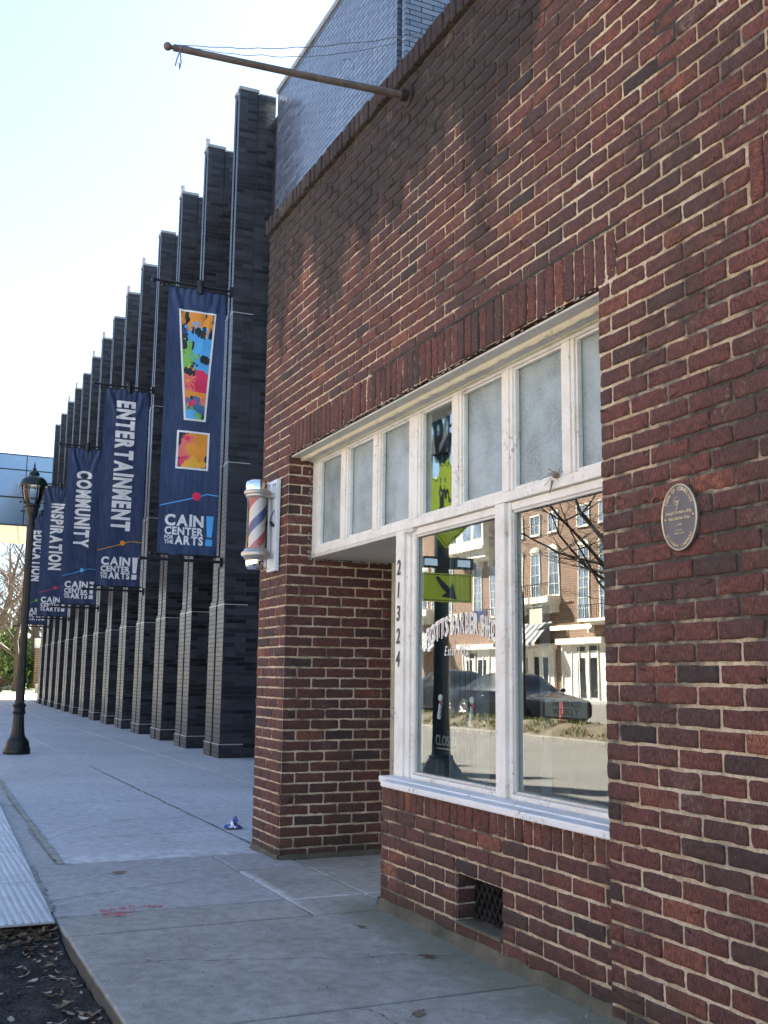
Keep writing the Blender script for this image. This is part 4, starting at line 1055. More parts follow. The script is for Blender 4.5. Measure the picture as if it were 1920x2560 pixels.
fl = lambda cz, cx=0: (lambda a, b, d: (PC[0]+cx+a, PY-.0006-d, PC[1]+cz+b))
def curved(txt, size, top):
    th = 0
    n = len(txt); span = R(128) if top else R(112)
    for i, ch in enumerate(txt):
        if ch == ' ': continue
        t = (i+.5)/n; a = (math.pi/2+span/2-span*t) if top else (-math.pi/2-span/2+span*t)
        ea, eb = PA-.0145, PB-.0150
        cx, cz = ea*math.cos(a), eb*math.sin(a); nx_, nz_ = math.cos(a)/ea, math.sin(a)/eb; l = math.hypot(nx_, nz_); nx_, nz_ = nx_/l, nz_/l
        if not top: nx_, nz_ = -nx_, -nz_
        o = size*.5
        yield ch, (lambda aa, bb, dd, cx=cx, cz=cz, nx_=nx_, nz_=nz_: (PC[0]+cx+aa*nz_+(bb-o)*nx_, PY-.0006-dd, PC[1]+cz-aa*nx_+(bb-o)*nz_))
def join_text(name, items, mat, parent):
    ob = []
    for (tx, fn, size, bold, sx, sh) in items: ob.append(text_mesh(name, tx, fn, size, bold, sx, sh, 'CENTER', mat, None, .0016))
    bm = bmesh.new()
    for o in ob: bm.from_mesh(o.data)
    me = bpy.data.meshes.new(name); bm.to_mesh(me); bm.free(); me.materials.append(mat)
    for o in ob: bpy.data.objects.remove(o)
    r_ = bpy.data.objects.new(name, me); COL.objects.link(r_); setparent(r_, parent); return r_
it = [(c, f, .0125, .01, .85, 0) for c, f in curved('TOWN OF CORNELIUS', .0125, True)]+[(c, f, .0095, .005, .9, 0) for c, f in curved('HISTORIC LANDMARK', .0095, False)]
it += [('Stough Cornelius Bldg.', fl(.012), .0105, .012, .78, .2), ('Potts Barber Shop', fl(-.008), .0105, .012, .78, .2), ('c. 1903', fl(-.028), .0075, .0, .9, .1), ('HISTORIC', fl(-.046), .0050, .0, 1.0, 0), ('VERNACULAR', fl(-.056), .0050, .0, 1.0, 0)]
join_text('plaque_lettering', it, M_BRASS, pq)
m = MB(); c = (PC[0]-.012, PY-.001, PC[1]+.055)
m.tube([(c[0]+.013*math.cos(a)*.8-.0, c[1], c[2]+.013*math.sin(a)) for a in [R(q) for q in range(-60, -330, -20)]], .0013, 6)
m.sphere((c[0]+.003, c[1], c[2]-.002), .0065, 6, 0, (1, .4, .8)); m.tube([(c[0]+.018, c[1], c[2]+.005), (c[0]+.008, c[1], c[2]-.012), (c[0]-.002, c[1], c[2]-.032)], .0015, 6)
m.tube([(c[0]+.003, c[1], c[2]-.005), (c[0]+.006, c[1], c[2]-.014)], .0012, 6)
for sx_ in (-1, 1): m.sphere((PC[0]+sx_*.068, PY-.001, PC[1]+sx_*.002), .0038, 6, 0, (1, .5, 1))
m.build('emblem', M_BRASS, pq, smooth=True)

# ================================================================== ARTS CENTRE (black glazed brick)
ac = empty('arts_centre', (-30, 5, 0), 'tall black glazed brick building with fourteen stepped brick fins along the pavement', 'arts centre building')
SL = .0305; NRM = math.hypot(1, SL)
DX, DY = -1/NRM, SL/NRM                    # along the facade, away from the camera
O0 = (-14.84, 1.955)
def W(s, t, z): return (O0[0]+DX*s+DY*t, O0[1]+DY*s-DX*t, z)     # t: into the building
M_LINE = simple('pale_flashing_line', (.42,.43,.45), .4, .2, .1, 6, 0)
M_CAP = simple('grey_metal_coping', (.30,.30,.29), .4, .4, .1, 6, 0)
BELTS = [.19, 2.165, 4.27, 6.615]
PITCHF = 2.090
tops = [10.33+.0155*PITCHF*k for k in range(14)]
M_GROOVE = simple('black_groove', (.003,.003,.004), .9)
ES = [.012, .0, .095, .190, .285]; ET = [-.012, 0., .013, .026, .039]     # each storey of a fin steps in
def fin(k):
    s0 = k*PITCHF; zt = tops[k]; m = MB(); caps = MB(); lines = MB(); gv = MB()
    lev = [0]+BELTS+[zt]
    for i in range(5):
        z0, z1 = lev[i], lev[i+1]; e = ES[i] if i else -.012; t0 = ET[i]
        for (a, b) in ((e, .388), (.482, .87-e)): m.mbox(W, s0+a, t0, z0, s0+b, .34, z1)
        m.mbox(W, s0+e*.8+.012, .3405, z0, s0+.87-e*.8-.012, .62, z1-(.05 if i == 4 else 0))
        if 1 <= i < 4:      # header course that closes the step
            e2 = ES[i]
            for (a, b) in ((e2, .388), (.482, .87-e2)): lines.mbox(W, s0+a-.004, t0-.004, z1-.002, s0+b+.004, .344, z1+.009)
            for (a, b) in ((e2+.035, .388), (.482, .87-e2-.035)): m.mbox(W, s0+a, t0+.005, z1+.009, s0+b, .338, z1+.075)
        elif i == 0:
            for (a, b) in ((e, .388), (.482, .87-e)): lines.mbox(W, s0+a-.004, t0-.004, z1-.006, s0+b+.004, .34, z1+.006)
    gv.mbox(W, s0+.389, .26, 0, s0+.481, .335, zt-.02)
    e = ES[4]; t0 = ET[4]
    caps.mbox(W, s0+e-.012, t0-.012, zt, s0+.39, .352, zt+.05); caps.mbox(W, s0+.48, t0-.012, zt, s0+.882-e, .352, zt+.05); caps.mbox(W, s0+e, .354, zt-.05, s0+.87-e, .63, zt+.0)
    f = m.build('brick_fin', M_BLACK, ac, uv=True); caps.build('fin_cap', M_CAP, f); lines.build('flashing', M_LINE, f); gv.build('groove', M_GROOVE, f)
    if k in (1, 2, 4, 5, 7, 8, 10, 11):
        q = MB(); q.prism([(.30, zt+.05), (.40, zt+.05), (.385, zt+.12), (.37, zt+.15), (.36, zt+.24), (.33, zt+.30), (.30, zt+.30)], lambda a, b, d: W(s0+.78-a+.12, d, b), .05, .12); q.build('parapet_blade', M_BLADE, f)
M_BLADE = simple('sunlit_pink_blade', (.55,.44,.44), .4, .2, .05, 5, 0)  # pinkish sun glare on the blades is put into their colour
for k in range(14): fin(k)
m = MB(); m.mbox(W, -.02, .60, 0, 31.2, .9, 9.9); m.mbox(W, 31.2, .60, 0, 31.4, 28, 9.9)
m.build('infill_wall', M_BLACK, ac, uv=True)
M_BLACK2 = glazed('sky_tinted_black_brick', (.085,.115,.175), (.145,.185,.26), (.03,.035,.045), rough=.22, bstr=.24, ms=.0070, spec=1.0, mspec=0., rv=.12)  # black brick with the grazing sky reflection put into its blue colour
m = MB(); Yw = 2.535
m.box(-14.83, Yw, 0, -10.425, Yw+.4, 10.22); m.box(-10.285, Yw, 0, -10.20, Yw+.4, 10.22)
m.box(-10.60, Yw+.40, 0, -10.20, Yw+2.45, 10.22); m.box(-10.60, Yw+2.60, 0, -10.20, 30, 10.22)
m.build('upper_wall', M_BLACK2, ac, uv=True)
m = MB(); m.box(-10.426, Yw+.09, 0, -10.284, Yw+.3, 10.2); m.box(-10.5, Yw+2.44, 0, -10.29, Yw+2.61, 10.2); m.build('shadow_joint', simple('black_recess', (.004,.004,.005), .6), ac)
m = MB(); m.box(-14.84, Yw-.03, 10.22, -10.17, Yw+.5, 10.30); m.box(-10.66, Yw+.5, 10.22, -10.17, 30, 10.30); m.build('parapet_cap', M_CAP, ac)
m = MB(); m.box(-14.8, Yw+.5, 0, -10.65, 29.9, 10.0); m.mbox(W, .0, .95, 0, 31.15, 27.8, 9.7); m.build('building_mass', simple('flat_black_mass', (.02,.02,.022), .8), ac)
# glass and metal canopy at the far end of the same building
M_BLUEPANEL = NT('blue_glass_panel'); _v = M_BLUEPANEL.coord(); M_BLUEPANEL = M_BLUEPANEL.set(M_BLUEPANEL.ramp(M_BLUEPANEL.noise(_v, .25, 2), [(.3, (.16,.25,.36)), (.7, (.25,.36,.47))]), .12, .35, .8)
M_BEIGE = simple('beige_canopy_soffit', (.46,.40,.30), .6, 0, .06, .5, .05, 5)
cn = empty('glass_walkway', (-50, -2, 0), 'blue glass fronted high walkway with beige underside beyond the black fins', 'walkway')
m = MB(); NP = 7; Y0, Y1 = -14., 10.
m.box(-48.6, Y0, 7.62, -56.5, Y1, 10.55)
for i in range(5): m.box(-48.5, Y0+i*0, 0, -48.5, Y0, 0) if False else None
m.build('canopy_core', M_BEIGE, cn)
rows = [(7.55, 8.72), (8.75, 9.95), (9.98, 10.62)]
ys = [Y0+i*2.35 for i in range(11)]
m = MB()
for (za, zb) in rows:
    for a, b in zip(ys[:-1], ys[1:]): m.box(-48.58, a+.02, za, -48.45, b-.02, zb)
m.build('glass_panel', M_BLUEPANEL, cn)
m = MB()
for a in ys: m.box(-48.60, a-.03, 7.55, -48.50, a+.03, 10.62)
for z in (7.50, 8.72, 9.95, 10.62): m.box(-48.60, Y0, z, -48.44 if z != 8.72 else -48.40, Y1, z+.05)
m.build('mullion', M_BLKMETAL, cn)
m = MB()
for i in range(9):
    a = Y0+i*2.7; m.add([(-48.6, a, 7.60), (-56.4, a+.9, 7.60), (-56.4, a+.93, 7.60), (-48.6, a+.03, 7.60)], [(0, 1, 2, 3)])
m.build('soffit_joint', simple('soffit_joint_line', (.25,.2,.14), .7), cn, fix=False)
m = MB()
for y in (-12., 8.): m.box(-53, y-.3, 0, -52.4, y+.3, 7.6)
m.build('column', M_BLUEPANEL, cn)

# ------------------------------------------------------------------ banners
def splat(cx, cy, r, seed, n=72, spike=.75):
    rr = random.Random(seed); p = []; ph = [rr.uniform(0, 6.3) for _ in range(6)]
    sp = [rr.random() for _ in range(n)]
    for i in range(n):
        a = 2*math.pi*i/n; b = .72+.10*math.sin(2*a+ph[0])+.10*math.sin(3*a+ph[1])+.06*math.sin(5*a+ph[2])
        if sp[i] > .70: b += spike*rr.uniform(.15, .55)
        elif sp[i] < .18: b -= .16
        p.append((cx+r*b*math.cos(a), cy+r*b*math.sin(a)))
    return p
def clip(poly, cv):
    out = poly
    for i in range(len(cv)):
        a, b = cv[i], cv[(i+1) % len(cv)]; inp = out; out = []
        side = lambda p: (b[0]-a[0])*(p[1]-a[1])-(b[1]-a[1])*(p[0]-a[0])
        for j in range(len(inp)):
            p, q = inp[j-1], inp[j]; sp_, sq = side(p), side(q)
            if sq >= 0:
                if sp_ < 0: t = sp_/(sp_-sq); out.append((p[0]+(q[0]-p[0])*t, p[1]+(q[1]-p[1])*t))
                out.append(q)
            elif sp_ >= 0: t = sp_/(sp_-sq); out.append((p[0]+(q[0]-p[0])*t, p[1]+(q[1]-p[1])*t))
        if not out: return []
    return out
GX = lambda k: O0[0]+DX*(k*PITCHF+.435)      # x of the groove of fin k
GYf = lambda k: O0[1]+DY*(k*PITCHF+.435)
def banner(idx, k, word, dotc, linec, excl):
    X = GX(k)+.16; Yi = GYf(k)-.075; Yo = Yi-.885; zt, zb = 6.905, 2.865
    zs = .004*(X+15.1)*0
    rt_ = empty('street_banner', (X, Yi, zb), '', 'banner', 'navy banners hung from rods on the black fins')
    rr = random.Random(60+idx); p1, p2 = rr.uniform(0, 6), rr.uniform(0, 6)
    def wav(y, z):
        u = (y-Yo)/.885; v = (zt-z)/4.04
        w = .005*math.sin(3.2*math.pi*u+p1+v*2.2)*(.35+.65*v*(1-v)*4)+.004*math.sin(z*3.1+u*4+p2)
        top = max(0, 1-v/.09); w += .006*top*math.sin(u*52+p1)
        # tension folds running in from the upper corners
        for cu, sg in ((0, 1), (1, -1)):
            q = (u-cu)*sg; w += .020*math.exp(-((q-.10-.9*v*1.4)/.055)**2)*max(0, 1-v/.30)*min(1, v/.02)
            w -= .016*math.exp(-((q-.18-.9*v*1.6)/.05)**2)*max(0, 1-v/.26)*min(1, v/.03)
        w += .004*math.sin(z*17+u*9)*(1-abs(2*u-1))+.006*math.exp(-((v-.985)/.02)**2)*math.sin(u*19+p2)
        return w
    nx, nz = 60, 170; vs = []; fs = []
    for j in range(nz+1):
        for i in range(nx+1):
            y = Yo+.885*i/nx; z = zt-(zt-zb)*j/nz; vs.append((X+wav(y, z), y, z))
    fs = [(j*(nx+1)+i, j*(nx+1)+i+1, (j+1)*(nx+1)+i+1, (j+1)*(nx+1)+i) for j in range(nz) for i in range(nx)]
    m = MB(); m.add(vs, fs); cl_ = m.build('banner_cloth', M_NAVY, rt_, smooth=True, angle=0, fix=False)
    F = lambda off: (lambda a, b, d=0.: (X+wav(Yo+a, zb+b)+off+d, Yo+a, zb+b))
    PY_ = Yo
    def flat(name, polys, off, mats):
        """polys densified and draped on the cloth"""
        m = MB(); f = F(off)
        for poly, mi in polys:
            if len(poly) < 3: continue
            bm = bmesh.new(); vv = [bm.verts.new((p[0], p[1], 0)) for p in poly]
            try: bm.faces.new(vv)
            except Exception: bm.free(); continue
            bmesh.ops.triangulate(bm, faces=bm.faces[:])
            for _ in range(3):
                e = [q for q in bm.edges if q.calc_length() > .09]
                if e: bmesh.ops.subdivide_edges(bm, edges=e, cuts=1); bmesh.ops.triangulate(bm, faces=bm.faces[:])
            bm.verts.index_update()
            m.add([f(v.co.x, v.co.y) for v in bm.verts], [tuple(v.index for v in q.verts) for q in bm.faces], mi); bm.free()
        return m.build(name, mats, cl_, fix=False)
    # logo (common)
    L0 = .10
    def T(name, txt, a, b, size, bold, sx, mat, rot=False, al='LEFT', shear=0.):
        f = F(.0075)
        if rot: fn = lambda x, y, d: f(a+y, b-x)
        else: fn = lambda x, y, d: f(a+x, b+y)
        return text_mesh(name, txt, fn, size, bold, sx, shear, al, mat, cl_, 0., .10, .05)
    def fitT(txt, a, b, size, bold, width):
        w = sum(glyph(c, bold, 0.)[3]-glyph(c, bold, 0.)[2]+.075 for c in txt)-.075
        f = F(.006); text_mesh('banner_lettering', txt, lambda x, y, d: f(a+x, b+y), size, bold, width/(w*size/.70), 0., 'LEFT', M_PRINT, cl_, 0., .075, .05)
    fitT('CAIN', L0-.005, .435, .155, .045, .575); fitT('CENTER', L0-.003, .302, .108, .040, .575)
    fitT('FOR', L0, .232, .052, .035, .130); fitT('THE', L0, .165, .052, .035, .130)
    fitT('ARTS', L0+.150, .165, .119, .045, .422)
    flat('exclamation_logo', [([(L0+.605, .160), (L0+.708, .160), (L0+.712, .258), (L0+.610, .258)], 0), ([(L0+.625, .288), (L0+.700, .288), (L0+.720, .602), (L0+.610, .602)], 0)], .005, [C_SKY if excl == 'sky' else M_PRINT])
    dcx, dcz, dr = ((.55, .888, .065) if idx == 0 else (.50, .888, .050))
    flat('data_line', [([(.012, .705), (dcx, .858), (dcx+.15, .918), (.875, .905), (.875, .918), (dcx+.15, .932), (dcx, .874), (.012, .719)], 0)], .0045, [linec])
    flat('data_dot', [([(dcx+dr*math.cos(2*math.pi*q/28), dcz-.005+dr*math.sin(2*math.pi*q/28)) for q in range(28)], 0)], .0065, [dotc])
    if idx == 0:
        for q, (tb, nm) in enumerate((([(.310, 2.010), (.640, 2.010), (.742, 3.700), (.168, 3.700)], 'a'), ([(.215, 1.275), (.705, 1.275), (.712, 1.848), (.220, 1.848)], 'b'))):
            cx = sum(p[0] for p in tb)/4; cy = sum(p[1] for p in tb)/4
            inn = []
            for p in tb: inn.append((p[0]+(.030 if p[0] < cx else -.030), p[1]+(.028 if p[1] < cy else -.028)))
            ring = [([tb[i], tb[(i+1) % 4], inn[(i+1) % 4], inn[i]], 0) for i in range(4)]
            flat('art_border', ring, .0062, [M_PRINT]); flat('art_ground', [(inn, 0)], .0040, [M_NAVYDK])
            S = []
            if q == 0:
                spec = [(.52,3.40,.25,0),(.33,3.36,.17,0),(.60,3.24,.16,0),(.42,3.18,.15,2),(.52,3.02,.20,2),(.58,2.82,.17,2),(.60,2.62,.17,2),(.53,2.72,.17,2),(.30,2.90,.13,3),(.33,2.70,.16,3),(.27,2.58,.12,3),(.52,2.48,.13,2),
                        (.34,2.40,.14,1),(.42,2.30,.15,5),(.54,2.34,.17,4),(.50,2.18,.18,4),(.34,2.20,.12,5),(.58,2.22,.13,4),(.36,2.04,.13,0),(.50,2.00,.14,0),(.56,1.95,.10,5),(.38,1.92,.10,4),(.44,1.90,.12,6),(.36,1.78,.11,3),(.34,1.70,.09,3)]
                spec = [(a, b-(0 if b > 2.5 else .0), c_, d_) for a, b, c_, d_ in spec]
                spec += [(.53,1.86,.10,6),(.40,1.93,.05,4)]
                spec = [(a, 2.03+(b-1.70)*(3.66-2.05)/(3.45-1.66)+.03, c_, d_) for a, b, c_, d_ in spec]; spec += [(.42,2.075,.10,2),(.50,2.06,.07,3),(.36,2.08,.08,2)]; spec = [(.455+(a-.445)*1.08, b, c_*1.04, d_) for a, b, c_, d_ in spec]
            else:
                spec = [(.52,1.60,.16,0),(.58,1.48,.17,0),(.55,1.34,.14,0),(.36,1.55,.10,5),(.36,1.58,.05,4),(.34,1.36,.13,5),(.44,1.40,.12,0),(.32,1.22,.10,4),(.47,1.18,.13,1),(.36,1.18,.08,1),(.60,1.20,.06,1)]; spec = [(a+.012, b+.16, c_, d_) for a, b, c_, d_ in spec]
            polys = []
            for z_, (a, b, c_, d_) in enumerate(spec): 
                pp = clip(splat(a, b, c_, 300+q*50+z_, 72, .9), inn if True else tb)
                polys.append((pp, d_, z_))
            mats = [C_ORANGE, C_YEL, C_SKY, C_GRN, C_CRIM, C_PNK, simple('print_steel_blue', (.06,.16,.32), .5, 0, .1, 5, 0)]
            mm = MB()
            for pp, mi, z_ in polys:
                if len(pp) < 3: continue
                f = F(.0045+.00016*z_); bm = bmesh.new(); vv = [bm.verts.new((p[0], p[1], 0)) for p in pp]
                try: bm.faces.new(vv)
                except Exception: bm.free(); continue
                bmesh.ops.triangulate(bm, faces=bm.faces[:])
                for _ in range(2):
                    e = [g for g in bm.edges if g.calc_length() > .09]
                    if e: bmesh.ops.subdivide_edges(bm, edges=e, cuts=1); bmesh.ops.triangulate(bm, faces=bm.faces[:])
                bm.verts.index_update(); mm.add([f(v.co.x, v.co.y) for v in bm.verts], [tuple(v.index for v in g.verts) for g in bm.faces], mi); bm.free()
            mm.build('paint_splash', mats, cl_, fix=False)
    else:
        ln = {'ENTERTAINMENT': 1.95, 'COMMUNITY': 1.62, 'INSPIRATION': 1.62, 'EDUCATION': 1.62}
        specs = {'ENTERTAINMENT': (3.80, .345, .80), 'COMMUNITY': (3.45, .345, .80), 'INSPIRATION': (3.51, .345, .80), 'EDUCATION': (3.42, .345, .80)}
        zt_, hh, sx_ = specs[word]
        want = {'ENTERTAINMENT': 2.67, 'COMMUNITY': 1.99, 'INSPIRATION': 2.08, 'EDUCATION': 1.85}[word]
        w = sum(glyph(c, .05, 0.)[3]-glyph(c, .05, 0.)[2]+.10 for c in word)-.10
        T('banner_word', word, .270, zt_, hh, .050, want/(w*hh/.70), M_PRINT, True)
    def rod(z, over, name):
        m = MB(); yi = Yi+.075+.03
        m.tube([(X-.03, yi, z), (X-.03, Yi-1.10, z)], .021, 12); m.sphere((X-.03, Yi-1.105, z), .036, 8); m.build(name, M_BLKMETAL, rt_, smooth=True)
        m = MB()
        sg = -1 if over else 1
        zz = z+sg*.075
        m.tube([(X-.005, Yi+.04, zz), (X-.005, Yi-.96, zz)], .013, 10); m.sphere((X-.005, Yi-.97, zz), .026, 6)
        for yy in (Yi-.90, Yi-.02): m.tube([(X-.03, yy, z), (X-.005, yy, zz)], .010, 8); m.sphere((X-.005, yy, zz), .022, 6)
        m.build('banner_hanger', M_BLKMETAL, rt_, smooth=True)
    rod(6.975, True, 'upper_rod'); rod(2.800, False, 'lower_rod')
    m = MB(); m.lathe([(.012, -.13), (.045, -.125), (.052, -.05), (.052, .05), (.040, .085), (.012, .095)], (X+.005, Yi-.40, 6.965), 12); m.build('rod_clamp', M_BLKMETAL, rt_, smooth=True)
    m = MB(); m.mbox(lambda x, y, z: (x, y, z), X-.09, Yi+.05, 6.90, X+.0, Yi+.115, 7.04); m.box(X-.09, Yi+.05, 2.73, X, Yi+.115, 2.87); m.build('wall_bracket', M_BLKMETAL, rt_)
    return rt_
B0 = banner(0, 0, None, C_CRIM, C_SKY, 'sky'); B0['label'] = 'nearest navy banner with a paint splashed exclamation mark and CAIN CENTER FOR THE ARTS'
for i, (w_, dc, lc) in enumerate((('ENTERTAINMENT', C_ORANGE, C_ORANGE), ('COMMUNITY', C_SKY, C_SKY), ('INSPIRATION', C_CRIM, C_CRIM), ('EDUCATION', C_GRN, C_GRN))):
    b_ = banner(i+1, 3*(i+1), w_, dc, lc, 'white'); b_['label'] = 'navy banner reading '+w_+' down its length, hung from rods on a black fin'

# ------------------------------------------------------------------ street lamp
def street_lamp(loc, H, label, group=None):
    X, Y, Z = loc; L = empty('street_lamp', loc, label, 'street lamp', group); k = H/4.29
    S = lambda prof: [(r_*k, h*k) for r_, h in prof]
    m = MB(); m.lathe(S([(.185, 0), (.190, .015), (.188, .075), (.180, .085), (.172, .10), (.165, .16), (.140, .205), (.112, .235)]), loc, 32)
    m.lathe(S([(.112, .235), (.098, .27), (.082, .40), (.075, .56)]), loc, 32, 0, 'Z', .09)
    m.lathe(S([(.075, .56), (.088, .575), (.092, .60), (.082, .615), (.080, .66), (.094, .68), (.096, .70), (.070, .72)]), loc, 32); m.build('base', M_BLKMETAL, L, smooth=True)
    m = MB(); m.lathe(S([(.066, .70), (.064, 1.18), (.054, 1.22), (.051, 2.0), (.043, 3.36)]), loc, 32, 0, 'Z', .10); m.build('pole', M_BLKMETAL, L, smooth=True)
    m = MB(); m.lathe(S([(.043, 3.33), (.055, 3.35), (.055, 3.38), (.046, 3.40), (.060, 3.45), (.085, 3.50), (.092, 3.56), (.098, 3.60)]), loc, 32, 0, 'Z', .06); m.lathe(S([(.098, 3.60), (.118, 3.615), (.118, 3.64), (.100, 3.65)]), loc, 32); m.build('capital', M_BLKMETAL, L, smooth=True)
    m = MB()
    for q in range(6):
        a = 2*math.pi*q/6+.3; c_, s_ = math.cos(a), math.sin(a)
        m.tube([(X+c_*r_*k, Y+s_*r_*k, Z+h*k) for r_, h in ((.100, 3.64), (.128, 3.72), (.150, 3.82), (.163, 3.95))], .011*k, 6)
    m.tube([(X+.16*k*math.cos(a), Y+.16*k*math.sin(a), Z+3.945*k) for a in [2*math.pi*i/24 for i in range(25)]], .010*k, 6)
    for sg in (-1, 1): m.tube([(X, Y+sg*.10*k, Z+3.67*k), (X, Y+sg*.165*k, Z+3.675*k)], .006*k, 6); m.sphere((X, Y+sg*.172*k, Z+3.675*k), .016*k, 6)
    m.build('lantern_cage', M_BLKMETAL, L, smooth=True)
    m = MB(); vs = []; n = 24
    pr = ((.094, 3.66), (.122, 3.72), (.143, 3.82), (.154, 3.94))
    for r_, h in pr:
        for q in range(n): vs.append((X+r_*k*math.cos(2*math.pi*q/n), Y+r_*k*math.sin(2*math.pi*q/n), Z+h*k))
    m.add(vs, [(i*n+q, i*n+(q+1) % n, (i+1)*n+(q+1) % n, (i+1)*n+q) for i in range(3) for q in range(n)]); m.build('lantern_glass', tg.mat, L, smooth=True)
    m = MB(); m.lathe(S([(.150, 3.925), (.205, 3.915), (.212, 3.93), (.205, 3.95), (.190, 3.99), (.165, 4.03), (.120, 4.06), (.080, 4.075), (.076, 4.09), (.082, 4.10), (.076, 4.115), (.062, 4.135), (.050, 4.15), (.030, 4.16), (.026, 4.175), (.032, 4.185), (.018, 4.20), (.010, 4.215), (.018, 4.23), (.010, 4.245), (.008, 4.26), (.001, 4.30)]), loc, 36); m.build('lantern_roof', simple('dark_green_black_metal', (.014,.024,.022), .22, .1, .2, 8, 0), L, smooth=True)
    return L
street_lamp((-16.42, -.595, 0), 4.29, 'black cast iron street lamp with fluted pole standing on the pavement at the left')

# ================================================================== BEYOND THE BLACK BUILDING
M_BARK = simple('grey_brown_bark', (.075,.060,.046), .9, 0, .3, 8, .5, 30)
M_TWIG = simple('winter_twig', (.085,.066,.050), .9, 0, .2, 4, 0)
def bare_tree(name, loc, H, r0_, seed, label, group, lvl=6, lean=(0, 0), spread=.62, twig=M_TWIG):
    T = empty(name, loc, label, 'tree', group); rr = random.Random(seed); mt = MB(); mc = MB()
    def grow(p, d, L, r_, k):
        mb = mt if k < 2 else mc
        n_ = 3 if k < 3 else 2; pts = [p]; q = p.copy(); dd = d.copy()
        for i in range(n_):
            dd = (dd+Vector((rr.gauss(0, .10), rr.gauss(0, .10), rr.gauss(.03, .06)))).normalized(); q = q+dd*L/n_; pts.append(q.copy())
        mb.tube(pts, [r_*(1-.35*i/n_) for i in range(n_+1)], 7 if k < 2 else (4 if k < 4 else 3), 0, False)
        if k >= lvl: return
        nb = 3 if k > 0 else 5
        for i in range(nb):
            a = rr.uniform(0, 6.28); t = rr.uniform(.45, 1) if i < nb-1 else 1
            side = Vector((math.cos(a), math.sin(a), 0)); nd = (dd*(1-spread*rr.uniform(.7, 1.2))+side*spread+Vector((0, 0, .12))).normalized()
            if i == nb-1: nd = (dd+side*.18).normalized()
            idx = min(n_, max(1, round(t*n_)))
            grow(pts[idx], nd, L*rr.uniform(.62, .80), r_*(.42 if i < nb-1 else .62), k+1)
    grow(Vector(loc)-Vector((0, 0, .1)), Vector((lean[0], lean[1], 1)).normalized(), H*.30, r0_, 0)
    mt.build('trunk', M_BARK, T, smooth=True, angle=0, fix=False); mc.build('crown', twig, T, fix=False)
    return T
def yat(xs_, X): return -2.33+(.077+.00035*xs_)*(-X)      # sight line helper used while laying out: lateral place at distance X
trees = [(-62, 2.3, 11, .36, 'tall bare tree with thick trunk at the left edge beyond the plaza'),
         (-66, 4.35, 10, .22, 'slender bare tree between the left edge and the street lamp pole'),
         (-74, 6.3, 12, .42, 'thick grey trunked bare tree behind the street lamp pole, nearer its base'),
         (-78, 7.9, 13, .50, 'widest trunked bare tree seen just left of the farthest black fin'),
         (-90, 6.0, 13, .3, 'distant bare tree behind the green shrubs'), (-96, 3.2, 14, .3, 'most distant bare tree at the left, beyond the low wall'),
         (-84, 2.0, 12, .26, 'bare tree behind the tall left edge tree'), (-104, 8.5, 15, .3, 'far bare tree behind the widest trunk')]
for i, (x, y, h, r_, lb) in enumerate(trees): bare_tree('bare_tree', (x, y, .3 if x < -70 else .1), h, r_, 40+i, lb, 'bare winter trees beyond the plaza', 6 if i < 4 else 5)
def bush(name, loc, R_, sz, n, seed, mats, label, group=None, trunk=False):
    T = empty(name, loc, label, 'shrub', group); rr = random.Random(seed); m = MB()
    for _ in range(n):
        u = Vector((rr.gauss(0, 1), rr.gauss(0, 1), rr.gauss(0, 1))).normalized()*rr.uniform(.55, 1.03)
        q = 1+.35*noise.noise(u*2.1+Vector((seed, 0, 0)))
        p = Vector((loc[0]+u.x*R_[0]*q, loc[1]+u.y*R_[1]*q, loc[2]+R_[2]*.95+u.z*R_[2]*q))
        if noise.noise(p*1.6) < -.22: continue
        a = Vector((rr.gauss(0, 1), rr.gauss(0, 1), rr.gauss(0, 1))).normalized(); b = a.orthogonal().normalized(); s_ = sz*rr.uniform(.6, 1.3)
        m.add([p-a*s_, p-b*s_*.5, p+a*s_, p+b*s_*.5], [(0, 1, 2, 3)], rr.randrange(len(mats)))
    m.build('foliage', mats, T, fix=False)
    s_ = MB()
    for q in range(5): a = rr.uniform(0, 6.3); s_.tube([loc, (loc[0]+.5*R_[0]*math.cos(a), loc[1]+.5*R_[1]*math.sin(a), loc[2]+R_[2]*1.2)], [.03, .012], 5)
    s_.build('stem', M_BARK, T)
G1 = simple('olive_green_leaf', (.09,.14,.03), .6, 0, .4, 2, 0); G2 = simple('dark_green_leaf', (.03,.065,.022), .55, 0, .4, 2, 0); G3 = simple('yellow_green_leaf', (.22,.27,.06), .6, 0, .3, 2, 0)
BR1 = simple('brown_shrub_leaf', (.055,.028,.022), .7, 0, .3, 3, 0); BR2 = simple('dull_red_shrub_leaf', (.085,.035,.025), .7, 0, .3, 3, 0)
bush('evergreen_shrub', (-72, 4.6, .35), (1.3, 1.2, 1.75), .12, 4200, 1, [G1, G2, G3], 'tall yellow green shrub left of the street lamp pole behind the low wall', 'green shrubs beyond the plaza')
bush('evergreen_shrub', (-73, 5.5, .35), (1.1, .9, 1.1), .12, 2600, 2, [G2, G2, G1], 'darker low green shrub against the street lamp pole behind the low wall', 'green shrubs beyond the plaza')
bush('evergreen_shrub', (-86, 4.2, .5), (2, 2.6, 2.2), .2, 2600, 3, [G3, G1], 'pale far shrub rising behind the tall yellow green shrub', 'green shrubs beyond the plaza')
bush('round_brown_shrub', (-63.5, 3.25, .05), (.55, .52, .36), .05, 3600, 4, [BR1, BR2], 'rounded dark brown shrub in front of the low white wall', None)
bush('clipped_hedge', (-66.5, 6.6, .05), (.6, .95, .40), .06, 3600, 6, [G2, BR1], 'low dark clipped hedge behind the beige planter block', None)
